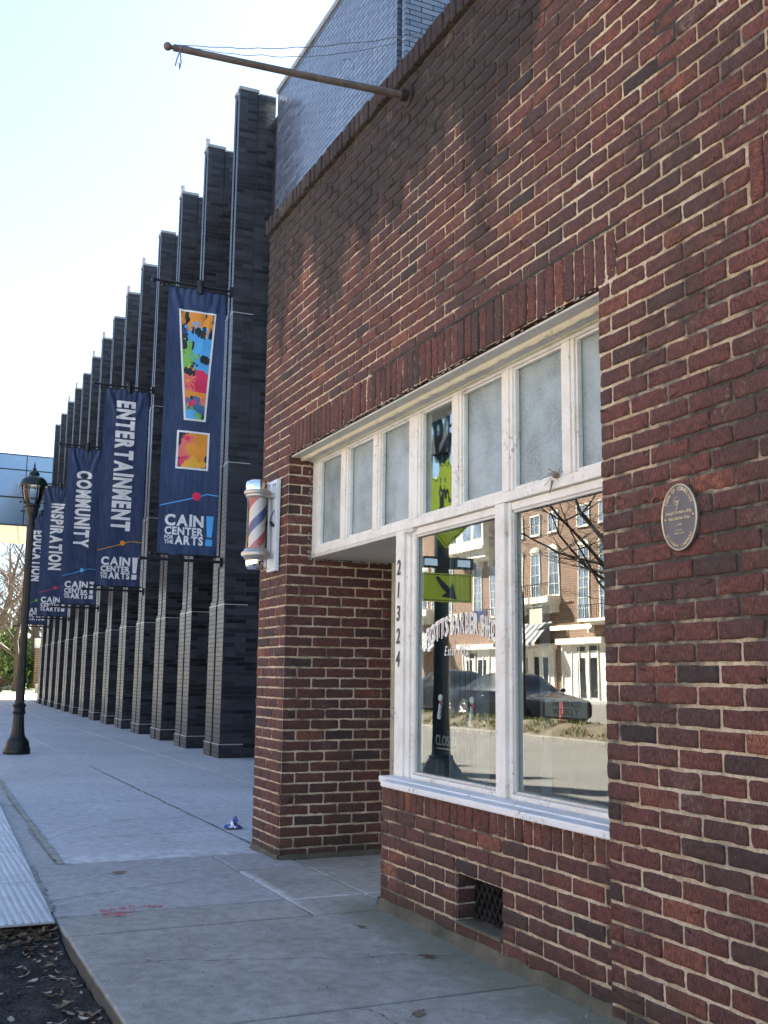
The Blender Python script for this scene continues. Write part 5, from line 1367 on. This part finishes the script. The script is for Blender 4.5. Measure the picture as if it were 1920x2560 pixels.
m = MB(); m.box(-75.0, -2, 0, -74.6, 5.8, 1.22); m.box(-74.62, -2.02, 1.22, -74.55, 5.82, 1.30)
tag(m.build('low_white_wall', simple('pale_wall_render', (.52,.49,.45), .8, 0, .1, 1, .1), bevel=.02), 'low pale wall behind the brown shrub beyond the plaza', 'wall')
m = MB(); m.box(-63.4, 5.15, 0, -62.6, 6.75, .50); tag(m.build('planter_block', simple('beige_pink_stone', (.50,.40,.34), .8, 0, .1, 2, .1), bevel=.03), 'beige stone planter block at the foot of the farthest black fins', 'planter')
tag(relief('lawn', -100, 2.6, -60.0, 14, 60, 30, lambda x, y: .02+max(0, (-x-64))*.010+.02*noise.noise(Vector((x, y, 0))), simple('winter_lawn', (.075,.11,.03), .95, 0, .3, 3, .6, 30)), kind='structure')
m = MB(); m.box(-90, 6.5, .25, -71, 12, .33); tag(m.build('bright_lawn', simple('bright_green_lawn', (.10,.24,.06), .9, 0, .2, 2, .4, 40)), kind='structure')
# far banner, globe lamp and red post glimpsed between pole and fins
t_ = empty('pole_banner', (-60, 5.3, 2.3), 'small pink and yellow banner glimpsed under the farthest navy banner', 'banner')
m = MB(); m.box(-60, 4.90, 2.95, -59.98, 5.62, 3.80); m.build('pink_half', simple('pink_vinyl', (.75,.18,.22), .5), t_); m = MB(); m.box(-60, 4.86, 2.48, -59.98, 5.64, 2.95); m.build('yellow_half', simple('yellow_vinyl', (.80,.55,.12), .5), t_)
m = MB(); m.tube([(-60.0, 5.8, 0), (-60.0, 5.8, 4.0)], .05, 8); m.box(-60.02, 4.85, 3.80, -59.97, 5.8, 3.84); m.build('banner_post', M_BLKMETAL, t_)
t_ = empty('red_brick_pier', (-72, 6.15, 0), 'slim red brick pier with white lamp box on top beside the bare trees', 'pier')
m = MB(); m.box(-72.3, 6.0, .2, -71.8, 6.42, 2.7); m.build('pier', M_RBRICK, t_, uv=True); m = MB(); m.box(-72.3, 5.98, 2.72, -71.85, 6.44, 3.35); m.build('lamp_box', M_WHITE, t_)
t_ = empty('distant_house', (-125, 0, 0), 'pale low building far behind the bare trees', 'building')
m = MB(); m.box(-130, -25, .0, -120, 18, 4.2); m.build('wall', simple('pale_far_wall', (.38,.36,.33), .9), t_); m = MB(); m.add([(-130.5,-26,4.2),(-119.5,-26,4.2),(-119.5,19,4.2),(-130.5,19,4.2),(-125,-24,7),(-125,17,7)], [(0,1,4),(1,2,5,4),(2,3,5),(3,0,4,5)]); m.build('roof', simple('grey_roof', (.12,.12,.12), .9), t_)
m = MB()
for y in range(-20, 15, 5): m.box(-119.98, y, 1.2, -119.92, y+1.6, 2.8)
m.build('window', simple('far_window', (.05,.06,.07), .2), t_)

# ================================================================== ACROSS THE STREET (seen in the shop window)
K = 1.771
def q2(r_): return (r_[0]*K, r_[1]*K, 1.165+(r_[2]-1.165)*K, 1.165+(r_[3]-1.165)*K)
YB = -34.0
M_TRIM = simple('cream_white_trim', (.70,.66,.56), .6, 0, .06, 2, .05)
M_WINGL = simple('sky_reflecting_window', (.25,.32,.40), .12, .2, .3, .5, 0)
M_DKGL = simple('dark_shop_glass', (.03,.035,.035), .08, 0, .3, 1, 0)
opp = empty('brick_townhouses', (-52, YB, 0), 'sunlit orange brick shop terrace with cream trim across the street, reflected in the barber window', 'shop building')
m = MB(); m.box(-110, YB-12, -.1, 10, YB, 14.0); m.build('wall', M_RBRICK, opp, uv=True)
m = MB(); m.box(-110, YB-.0, 13.3, 10, YB+.6, 14.2); m.box(-110, YB, 4.05+1.1, -66, YB+.25, 5.45+.2); m.build('cornice', M_TRIM, opp)
def win(r_, arch_=False, glass=M_WINGL, mull=True):
    x0, x1, z0, z1 = r_; f = MB()
    f.box(x0-.12, YB+.0, z0-.14, x1+.12, YB+.09, z0); f.box(x0-.10, YB, z1, x1+.10, YB+.07, z1+.12)
    f.box(x0-.09, YB, z0, x0, YB+.06, z1); f.box(x1, YB, z0, x1+.09, YB+.06, z1)
    if arch_:
        n = 10; cx = (x0+x1)/2; w = (x1-x0)/2+.14
        pts = [(cx-w, z1+.12)]+[(cx+w*math.cos(a), z1+.14+.34*math.sin(a)) for a in [math.pi-math.pi*i/n for i in range(n+1)]]+[(cx+w, z1+.12)]
        f.prism([(p[0], p[1]) for p in pts], lambda a, b, d: (a, YB+d, b), .0, .12)
    if mull:
        cx = (x0+x1)/2; f.box(cx-.025, YB+.02, z0, cx+.025, YB+.05, z1)
        nz_ = max(2, int((z1-z0)/.55))
        for i in range(1, nz_): z = z0+(z1-z0)*i/nz_; f.box(x0, YB+.02, z-.02, x1, YB+.048, z+.02)
    o = f.build('window', M_TRIM, opp); g = MB(); g.box(x0, YB+.004, z0, x1, YB+.022, z1); g.build('pane', glass, o)
xw = [-33.38, -32.22, -31.02, -29.25, -28.05, -26.6, -25.4, -23.9, -22.5]
for i, x in enumerate(xw):
    x *= K; zz = 4.05 if i < 3 else 3.14
    win((x-.50, x+.50, 1.165+(zz-1.165)*K, 1.165+(5.55-1.165)*K), True)
    win((x-.50, x+.50, 1.165+(6.30-1.165)*K, 1.165+(6.95-1.165)*K))
for x in (-36.4, -35.15, -34.3, -38.6, -40.0, -40.95, -42.5, -43.8): x *= K; win((x-.48, x+.48, 1.165+(3.5-1.165)*K, 1.165+(5.7-1.165)*K), True)
m = MB(); a, b, c_, d_ = q2((-38.1, -35.0, 6.16, 7.5)); m.box(a, YB+.0, c_, b, YB+1.0, d_); m.box(a-.2, YB, c_-.2, b+.2, YB+1.2, c_); m.build('bay_window', M_TRIM, opp)
for x in (-37.45, -36.3, -35.45): x *= K; g = MB(); g.box(x-.5, YB+1.005, 1.165+(6.5-1.165)*K, x+.5, YB+1.03, 1.165+(7.2-1.165)*K); g.build('bay_pane', M_WINGL, opp)
for r_ in ((-37.0, -34.97, 5.74, 6.1), (-41.8, -39.85, 3.71, 3.98), (-33.76, -33.2, 3.76, 3.98), (-33.12, -31.95, 3.76, 3.98), (-31.85, -30.65, 3.76, 3.98), (-28.9, -25.0, 3.0, 3.1)):
    a, b, c_, d_ = q2(r_); m = MB(); m.box(a, YB, c_, b, YB+.9, d_); m.box(a+.1, YB, c_-.15, b-.1, YB+.6, c_)
    for q in (a+.3, (a+b)/2, b-.3): m.box(q-.08, YB, c_-.6, q+.08, YB+.5, c_-.15)
    m.build('balcony', M_TRIM, opp)
    m = MB()
    q = a
    while q < b: m.tube([(q, YB+.86, d_), (q, YB+.86, d_+.75)], .018, 5); q += .22
    m.box(a, YB+.83, d_+.75, b, YB+.89, d_+.79); m.build('balcony_railing', M_BLKMETAL, opp)
def shopfront(x0, x1, ztop, doors):
    m = MB(); m.box(x0, YB, .0, x1, YB+.18, ztop); m.box(x0-.15, YB, ztop, x1+.15, YB+.55, ztop+.35)
    q = x0
    while q < x1-.1: m.box(q, YB+.18, .0, q+.10, YB+.24, ztop); q += .9
    f = m.build('shopfront', M_TRIM, opp)
    for (a, b, c_, d_) in doors: g = MB(); g.box(a, YB+.19, c_, b, YB+.21, d_); g.build('shop_glass', M_DKGL, f)
shopfront(-33.8*K, -30.95*K, 2.95, [(-32.95*K, -32.69*K, .25, 2.45), (-32.30*K, -31.85*K, .45, 2.47), (-31.54*K, -31.24*K, .35, 2.45)])
shopfront(-30.45*K, -28.0*K, 3.2, [(-29.51*K, -29.12*K, .10, 2.40), (-28.82*K, -28.38*K, .15, 2.40), (-29.55*K, -29.12*K, 2.80, 3.05), (-28.94*K, -28.32*K, 2.82, 3.07)])
shopfront(-37.4*K, -34.6*K, 3.1, [(-37.1*K, -36.67*K, .3, 2.4), (-36.2*K, -35.6*K, .3, 2.4), (-36.95*K, -36.3*K, 2.55, 2.85)])
shopfront(-27.0*K, -24.2*K, 3.0, [(-26.6*K, -26.0*K, .3, 2.4), (-25.4*K, -24.6*K, .3, 2.4)])
def awning(x0, x1, z0, z1, out, label):
    t_ = empty('striped_awning', ((x0+x1)/2, YB, z0), label, 'awning'); n = int((x1-x0)/.34)
    for mi, mt_ in ((0, simple('awning_dark_stripe', (.03,.032,.035), .7)), (1, simple('awning_light_stripe', (.40,.39,.36), .7))):
        m = MB()
        for i in range(n):
            if i % 2 == mi:
                a = x0+(x1-x0)*i/n; b = x0+(x1-x0)*(i+1)/n
                m.add([(a, YB+.02, z1), (b, YB+.02, z1), (b, YB+out, z0), (a, YB+out, z0), (a, YB+out, z0-.2), (b, YB+out, z0-.2), (a, YB+.02, z1-.03), (b, YB+.02, z1-.03), (b, YB+out-.02, z0-.03), (a, YB+out-.02, z0-.03)], [(0, 1, 2, 3), (3, 2, 5, 4), (6, 9, 8, 7)])
        m.build(('dark_stripe', 'light_stripe')[mi], mt_, t_, fix=False)
awning(-33.9*K, -31.05*K, 3.35, 4.7, 1.5, 'black and white striped awning over the cream shopfront, reflected in the right pane')
awning(-42.2*K, -38.9*K, 3.2, 4.5, 1.4, 'dark striped awning farther along the brick terrace, reflected in the left pane')
for (x, z, w, h, c_, lab, mt_) in ((-31.42*K, 4.95, 1.55, .95, 0, 'square cream hanging sign projecting above the striped awning', simple('cream_sign', (.55,.50,.40), .6)), (-35.4*K, 5.25, 1.9, .75, 0, 'dark blue hanging sign on the brick terrace, reflected beside the mullion', simple('navy_sign', (.02,.03,.09), .5))):
    t_ = empty('hanging_sign', (x, YB+.9, z), lab, 'sign'); m = MB(); m.box(x-w/2, YB+.85, z-h/2, x+w/2, YB+.92, z+h/2); m.build('sign_board', mt_, t_)
    m = MB(); m.tube([(x-w/2-.1, YB+.88, z+h/2+.12), (x+w/2+.1, YB+.88, z+h/2+.12)], .025, 6); m.tube([(x, YB, z+h/2+.12), (x, YB+.9, z+h/2+.12)], .025, 6); m.build('bracket', M_BLKMETAL, t_)

# verge with grass, marker stake, lamp, tree
tag(relief('verge', -60, -11.35, 10, -9.98, 240, 14, lambda x, y: -.045+.27*math.sin(math.pi*min(1, max(0, (y+11.35)/1.37)))+.03*noise.noise(Vector((x*1.5, y*2, 0))), simple('verge_soil', (.13,.10,.055), .95, 0, .4, 3, .6, 40)), kind='structure')
m = MB(); rnd = random.Random(13)
for _ in range(14000):
    x = rnd.uniform(-36, -10); y = rnd.uniform(-11.3, -10.0)
    if noise.noise(Vector((x*.9, y*1.3, 3))) < -.25: continue
    z = -.03+.26*math.sin(math.pi*(y+11.35)/1.37); a = rnd.uniform(0, 6.3); h = rnd.uniform(.03, .09); w = .014
    m.add([(x-w*math.cos(a), y-w*math.sin(a), z), (x+w*math.cos(a), y+w*math.sin(a), z), (x+rnd.gauss(0, .02), y+rnd.gauss(0, .02), z+h)], [(0, 1, 2)], rnd.randrange(3))
tag(m.build('verge_grass', [simple('grass_olive', (.17,.20,.04), .8), simple('grass_straw', (.30,.25,.11), .8), simple('grass_green', (.09,.14,.03), .8)], fix=False), 'patchy olive and straw grass on the verge across the road', 'grass', kind='stuff')
m = MB(); m.tube([(-19.7, -10.5, .02), (-19.66, -10.5, .66)], .022, 8); m.box(-19.72, -10.53, .42, -19.60, -10.51, .66)
tag(m.build('marker_stake', simple('pink_marker', (.75,.10,.10), .6)), 'pink utility marker stake in the grass verge, reflected in the right pane', 'marker')
t_ = empty('arm_lamp', (-22.9, -11.5, 0), 'thin black lamp post with curved top reflected in the right pane', 'street lamp')
m = MB(); m.tube([(-22.9, -11.6, 0), (-22.9, -11.6, 2.9), (-22.92, -11.6, 3.25), (-23.05, -11.6, 3.45), (-23.3, -11.6, 3.52), (-23.55, -11.6, 3.42)], [.045, .032, .03, .028, .026, .024], 10); m.build('post', M_BLKMETAL, t_, smooth=True)
m = MB(); m.lathe([(.02, 3.42), (.06, 3.40), (.20, 3.22), (.21, 3.20), (.02, 3.19)], (-23.6, -11.6, 0), 16); m.build('shade', M_BLKMETAL, t_, smooth=True)
bare_tree('street_tree', (-16.6, -10.9, -.02), 8.2, .17, 91, 'bare street tree whose branches are reflected across the top of the right pane', None, 7, (-.12, 0), .80, simple('dark_twig', (.060,.046,.034), .9))

# parked cars
M_CARGL = simple('tinted_car_glass', (.012,.014,.016), .22, 0, .2, 1, 0, 60, .35)
def car(X, Y, label, paint, L=4.75, h=1.44, z0=-.125):
    t_ = empty('parked_car', (X, Y, z0), label, 'car', 'cars parked across the road'); Wd = .91
    # stations: x (0 = front), sill z, beltline z, roof z, half width low, half width roof
    st = [(0.0,.34,.60,.62,.62,.50),(.06,.26,.68,.70,.74,.60),(.30,.22,.74,.76,.84,.68),(.75,.20,.80,.83,.90,.72),(1.20,.20,.86,.90,.91,.72),(1.45,.20,.90,.97,.91,.70),(1.75,.20,.93,1.16,.91,.66),(2.10,.20,.94,1.36,.91,.62),(2.45,.20,.95,1.43,.91,.61),(2.9,.20,.95,1.44,.91,.61),(3.3,.20,.96,1.38,.91,.61),(3.7,.20,.98,1.22,.91,.64),(4.05,.22,.99,1.05,.90,.70),(4.4,.26,.97,1.01,.86,.70),(4.68,.32,.90,.94,.78,.66),(4.75,.40,.80,.82,.68,.58)]
    ring = []
    for (x, s_, b_, r_, w, wr) in st:
        x = X-x*L/4.75
        half = [(w*.80, s_), (w*.97, s_+.06), (w, (s_+b_)*.5), (w*.985, b_-.05), (w*.955, b_), (wr+.02+(w-wr)*.25*(1 if r_-b_ > .15 else .6), b_+(r_-b_)*.55), (wr, r_-.02 if r_-b_ > .1 else r_-.01), (wr*.75, r_), (0.0, r_+.012)]
        pts = [(x, Y+a, z0+z*h/1.44) for a, z in half]+[(x, Y-a, z0+z*h/1.44) for a, z in reversed(half[:-1])]
        ring.append(pts)
    n = len(ring[0]); m = MB(); vs = [p for r_ in ring for p in r_]; fs = []; gf = []
    for i in range(len(ring)-1):
        for k_ in range(n-1):
            q = (i*n+k_, i*n+k_+1, (i+1)*n+k_+1, (i+1)*n+k_)
            glassy = (k_ in (4, 5, n-6, n-7) and 5 <= i <= 11)
            fs.append(q); gf.append(1 if glassy else 0)
    m.v = [tuple(p) for p in vs]; m.f = fs+[tuple(range(n)), tuple(reversed(range((len(ring)-1)*n, len(ring)*n)))]; m.m = gf+[0, 0]
    m.build('body', [paint, M_CARGL], t_, smooth=True, angle=35)
    for xw_ in (.88, 3.68):
        for sg in (1, -1):
            xx = X-xw_*L/4.75; w_ = MB(); y0 = Y+sg*.76
            w_.lathe([(.10, 0), (.33, 0), (.345, .03), (.345, .19), (.33, .21), (.10, .215)], (xx, y0 if sg > 0 else y0-.215, z0+.345), 28, 0, 'Y')
            wh = w_.build('wheel', simple('tyre_rubber', (.015,.015,.016), .8), t_, smooth=True)
            r2 = MB(); yy = y0+.20 if sg > 0 else y0-.20
            for q in range(10):
                a = 2*math.pi*q/10; r2.tube([(xx, yy, z0+.345), (xx+.23*math.cos(a), yy+.008*sg, z0+.345+.23*math.sin(a))], [.030, .016], 6)
            r2.tube([(xx+.235*math.cos(2*math.pi*i/24), yy, z0+.345+.235*math.sin(2*math.pi*i/24)) for i in range(25)], .014, 6)
            r2.build('rim', M_CASTAL, wh, smooth=True)
    for sg in (1, -1):
        q = MB(); q.sphere((X-.16, Y+sg*.60, z0+.66), .10, 8, 0, (.9, 1.5, .55)); q.build('headlight', M_CHROME, t_, smooth=True)
        q = MB(); q.sphere((X-L+.12, Y+sg*.60, z0+.84), .10, 8, 0, (.8, 1.5, .6)); q.build('taillight', M_RED, t_, smooth=True)
        q = MB(); q.sphere((X-1.75, Y+sg*.99, z0+.98), .09, 6, 0, (.7, 1, .65)); q.build('mirror', paint, t_, smooth=True)
        q = MB(); q.tube([(X-2.45*L/4.75, Y+sg*.925, z0+.30), (X-2.45*L/4.75, Y+sg*.925, z0+.9)], .004, 4); q.tube([(X-2.9, Y+sg*.93, z0+.80), (X-2.72, Y+sg*.93, z0+.80)], .012, 6); q.build('door_seam', M_BLKMETAL, t_)
    q = MB(); q.box(X-.02, Y-.45, z0+.36, X+.02, Y+.45, z0+.50); q.build('grille', M_BLKMETAL, t_)
    return t_
def carpaint(n, c):
    t = NT(n); t.set(c, .22, .0, .12, .12); return t.mat
car(-23.1, -13.1, 'dark sedan parked across the road behind the verge, nearer of two', carpaint('near_black_car_paint', (.012,.013,.018)), 5.0)
car(-29.0, -14.4, 'black car parked behind the nearer sedan across the road', carpaint('dark_grey_car_paint', (.020,.022,.026)), 4.8, 1.55)

# crossing sign with pole and flashing bar
cs = empty('crossing_sign', (-10.85, -2.94, 0), 'dark green post with yellow green crossing signs, reflected in the left pane', 'road sign')
M_TEAL = simple('dark_teal_paint', (.012,.042,.046), .35, 0, .2, 6, .1)
c_ = (-10.85, -2.94, 0)
m = MB(); m.lathe([(.33, -.10), (.34, .0), (.32, .04), (.28, .09), (.18, .22), (.14, .27), (.15, .29), (.11, .31)], c_, 8); m.build('base', M_TEAL, cs)
m = MB(); m.lathe([(.105, .30), (.100, .80), (.085, 3.2), (.075, 4.3), (.02, 4.34)], c_, 20, 0, 'Z', .05); m.build('pole', M_TEAL, cs, smooth=True)
M_FYG = simple('fluorescent_yellow_green', (.88,1.0,.03), .45, 0, .04, 5, 0)
def plate(poly, z0_, xo, name, mat, th=.004): 
    m = MB(); m.prism([(a, b+z0_) for a, b in poly], lambda a, b, d: (c_[0]+xo+d, c_[1]+a, b), 0, th); return m.build(name, mat, cs)
arw = [(-.33, -.165), (.33, -.165), (.33, .165), (-.33, .165)]
plate(arw, 2.18, .115, 'arrow_plate', M_FYG); 
m = MB()
for (a, b, cc, dd) in ((-.315, -.15, .315, -.142), (-.315, .142, .315, .15), (-.315, -.142, -.307, .142), (.307, -.142, .315, .142)): m.box(c_[0]+.120, c_[1]+a, 2.18+b, c_[0]+.1215, c_[1]+cc, 2.18+dd)
# arrow pointing down towards the road
ar = [(-.13, .10), (.0, .02), (.0, .02)]
P_ = lambda a, b: (c_[0]+.1225, c_[1]+a, 2.18+b)
m.add([P_(.15, .12), P_(.10, .13), P_(-.06, -.02), P_(.0, -.06), P_(.06, -.0)], [(0, 1, 2, 3, 4)]); m.add([P_(-.15, -.13), P_(.07, -.10), P_(-.03, -.03), P_(-.09, .06)], [(0, 1, 2, 3)]); m.build('arrow_mark', M_DIGIT, cs, fix=False)
s_ = .53; dia = [(0, -s_), (s_, 0), (0, s_), (-s_, 0)]; plate(dia, 3.16, .115, 'diamond_plate', M_FYG)
m = MB()
for i in range(4):
    a, b = dia[i], dia[(i+1) % 4]; k1, k2 = .95, .925
    m.add([(c_[0]+.1205, c_[1]+a[0]*k1, 3.16+a[1]*k1), (c_[0]+.1205, c_[1]+b[0]*k1, 3.16+b[1]*k1), (c_[0]+.1205, c_[1]+b[0]*k2, 3.16+b[1]*k2), (c_[0]+.1205, c_[1]+a[0]*k2, 3.16+a[1]*k2)], [(0, 1, 2, 3)])
Q_ = lambda a, b: (c_[0]+.122, c_[1]+a, 3.16+b)
m.add([Q_(.045*math.cos(2*math.pi*i/14), .27+.045*math.sin(2*math.pi*i/14)) for i in range(14)], [tuple(range(14))])
for poly in ([(-.06,.21),(.05,.21),(.06,.0),(-.05,.0)], [(-.05,.0),(.0,.0),(-.12,-.27),(-.18,-.27)], [(.0,.0),(.06,.0),(.15,-.16),(.20,-.27),(.14,-.27)], [(-.06,.20),(-.03,.16),(-.15,.04),(-.19,.06)], [(.05,.20),(.03,.15),(.14,.06),(.17,.09)]):
    m.add([Q_(a, b) for a, b in poly], [tuple(range(len(poly)))])
m.build('walking_figure_mark', M_DIGIT, cs, fix=False)
m = MB(); m.box(c_[0]+.09, c_[1]-.34, 2.40, c_[0]+.14, c_[1]+.34, 2.53); m.build('flasher_bar', M_BLKMETAL, cs)
m = MB(); m.box(c_[0]+.14, c_[1]-.30, 2.425, c_[0]+.143, c_[1]-.13, 2.505); m.box(c_[0]+.14, c_[1]+.13, 2.425, c_[0]+.143, c_[1]+.30, 2.505); m.build('flasher_lens', M_CHROME, cs)
m = MB(); m.box(c_[0]-.10, c_[1]-.15, 3.75, c_[0]+.12, c_[1]+.1, 4.0); m.tube([(c_[0], c_[1], 4.1), (c_[0]+.1, c_[1]-.35, 4.15)], .02, 6); m.build('control_box', M_BLKMETAL, cs)
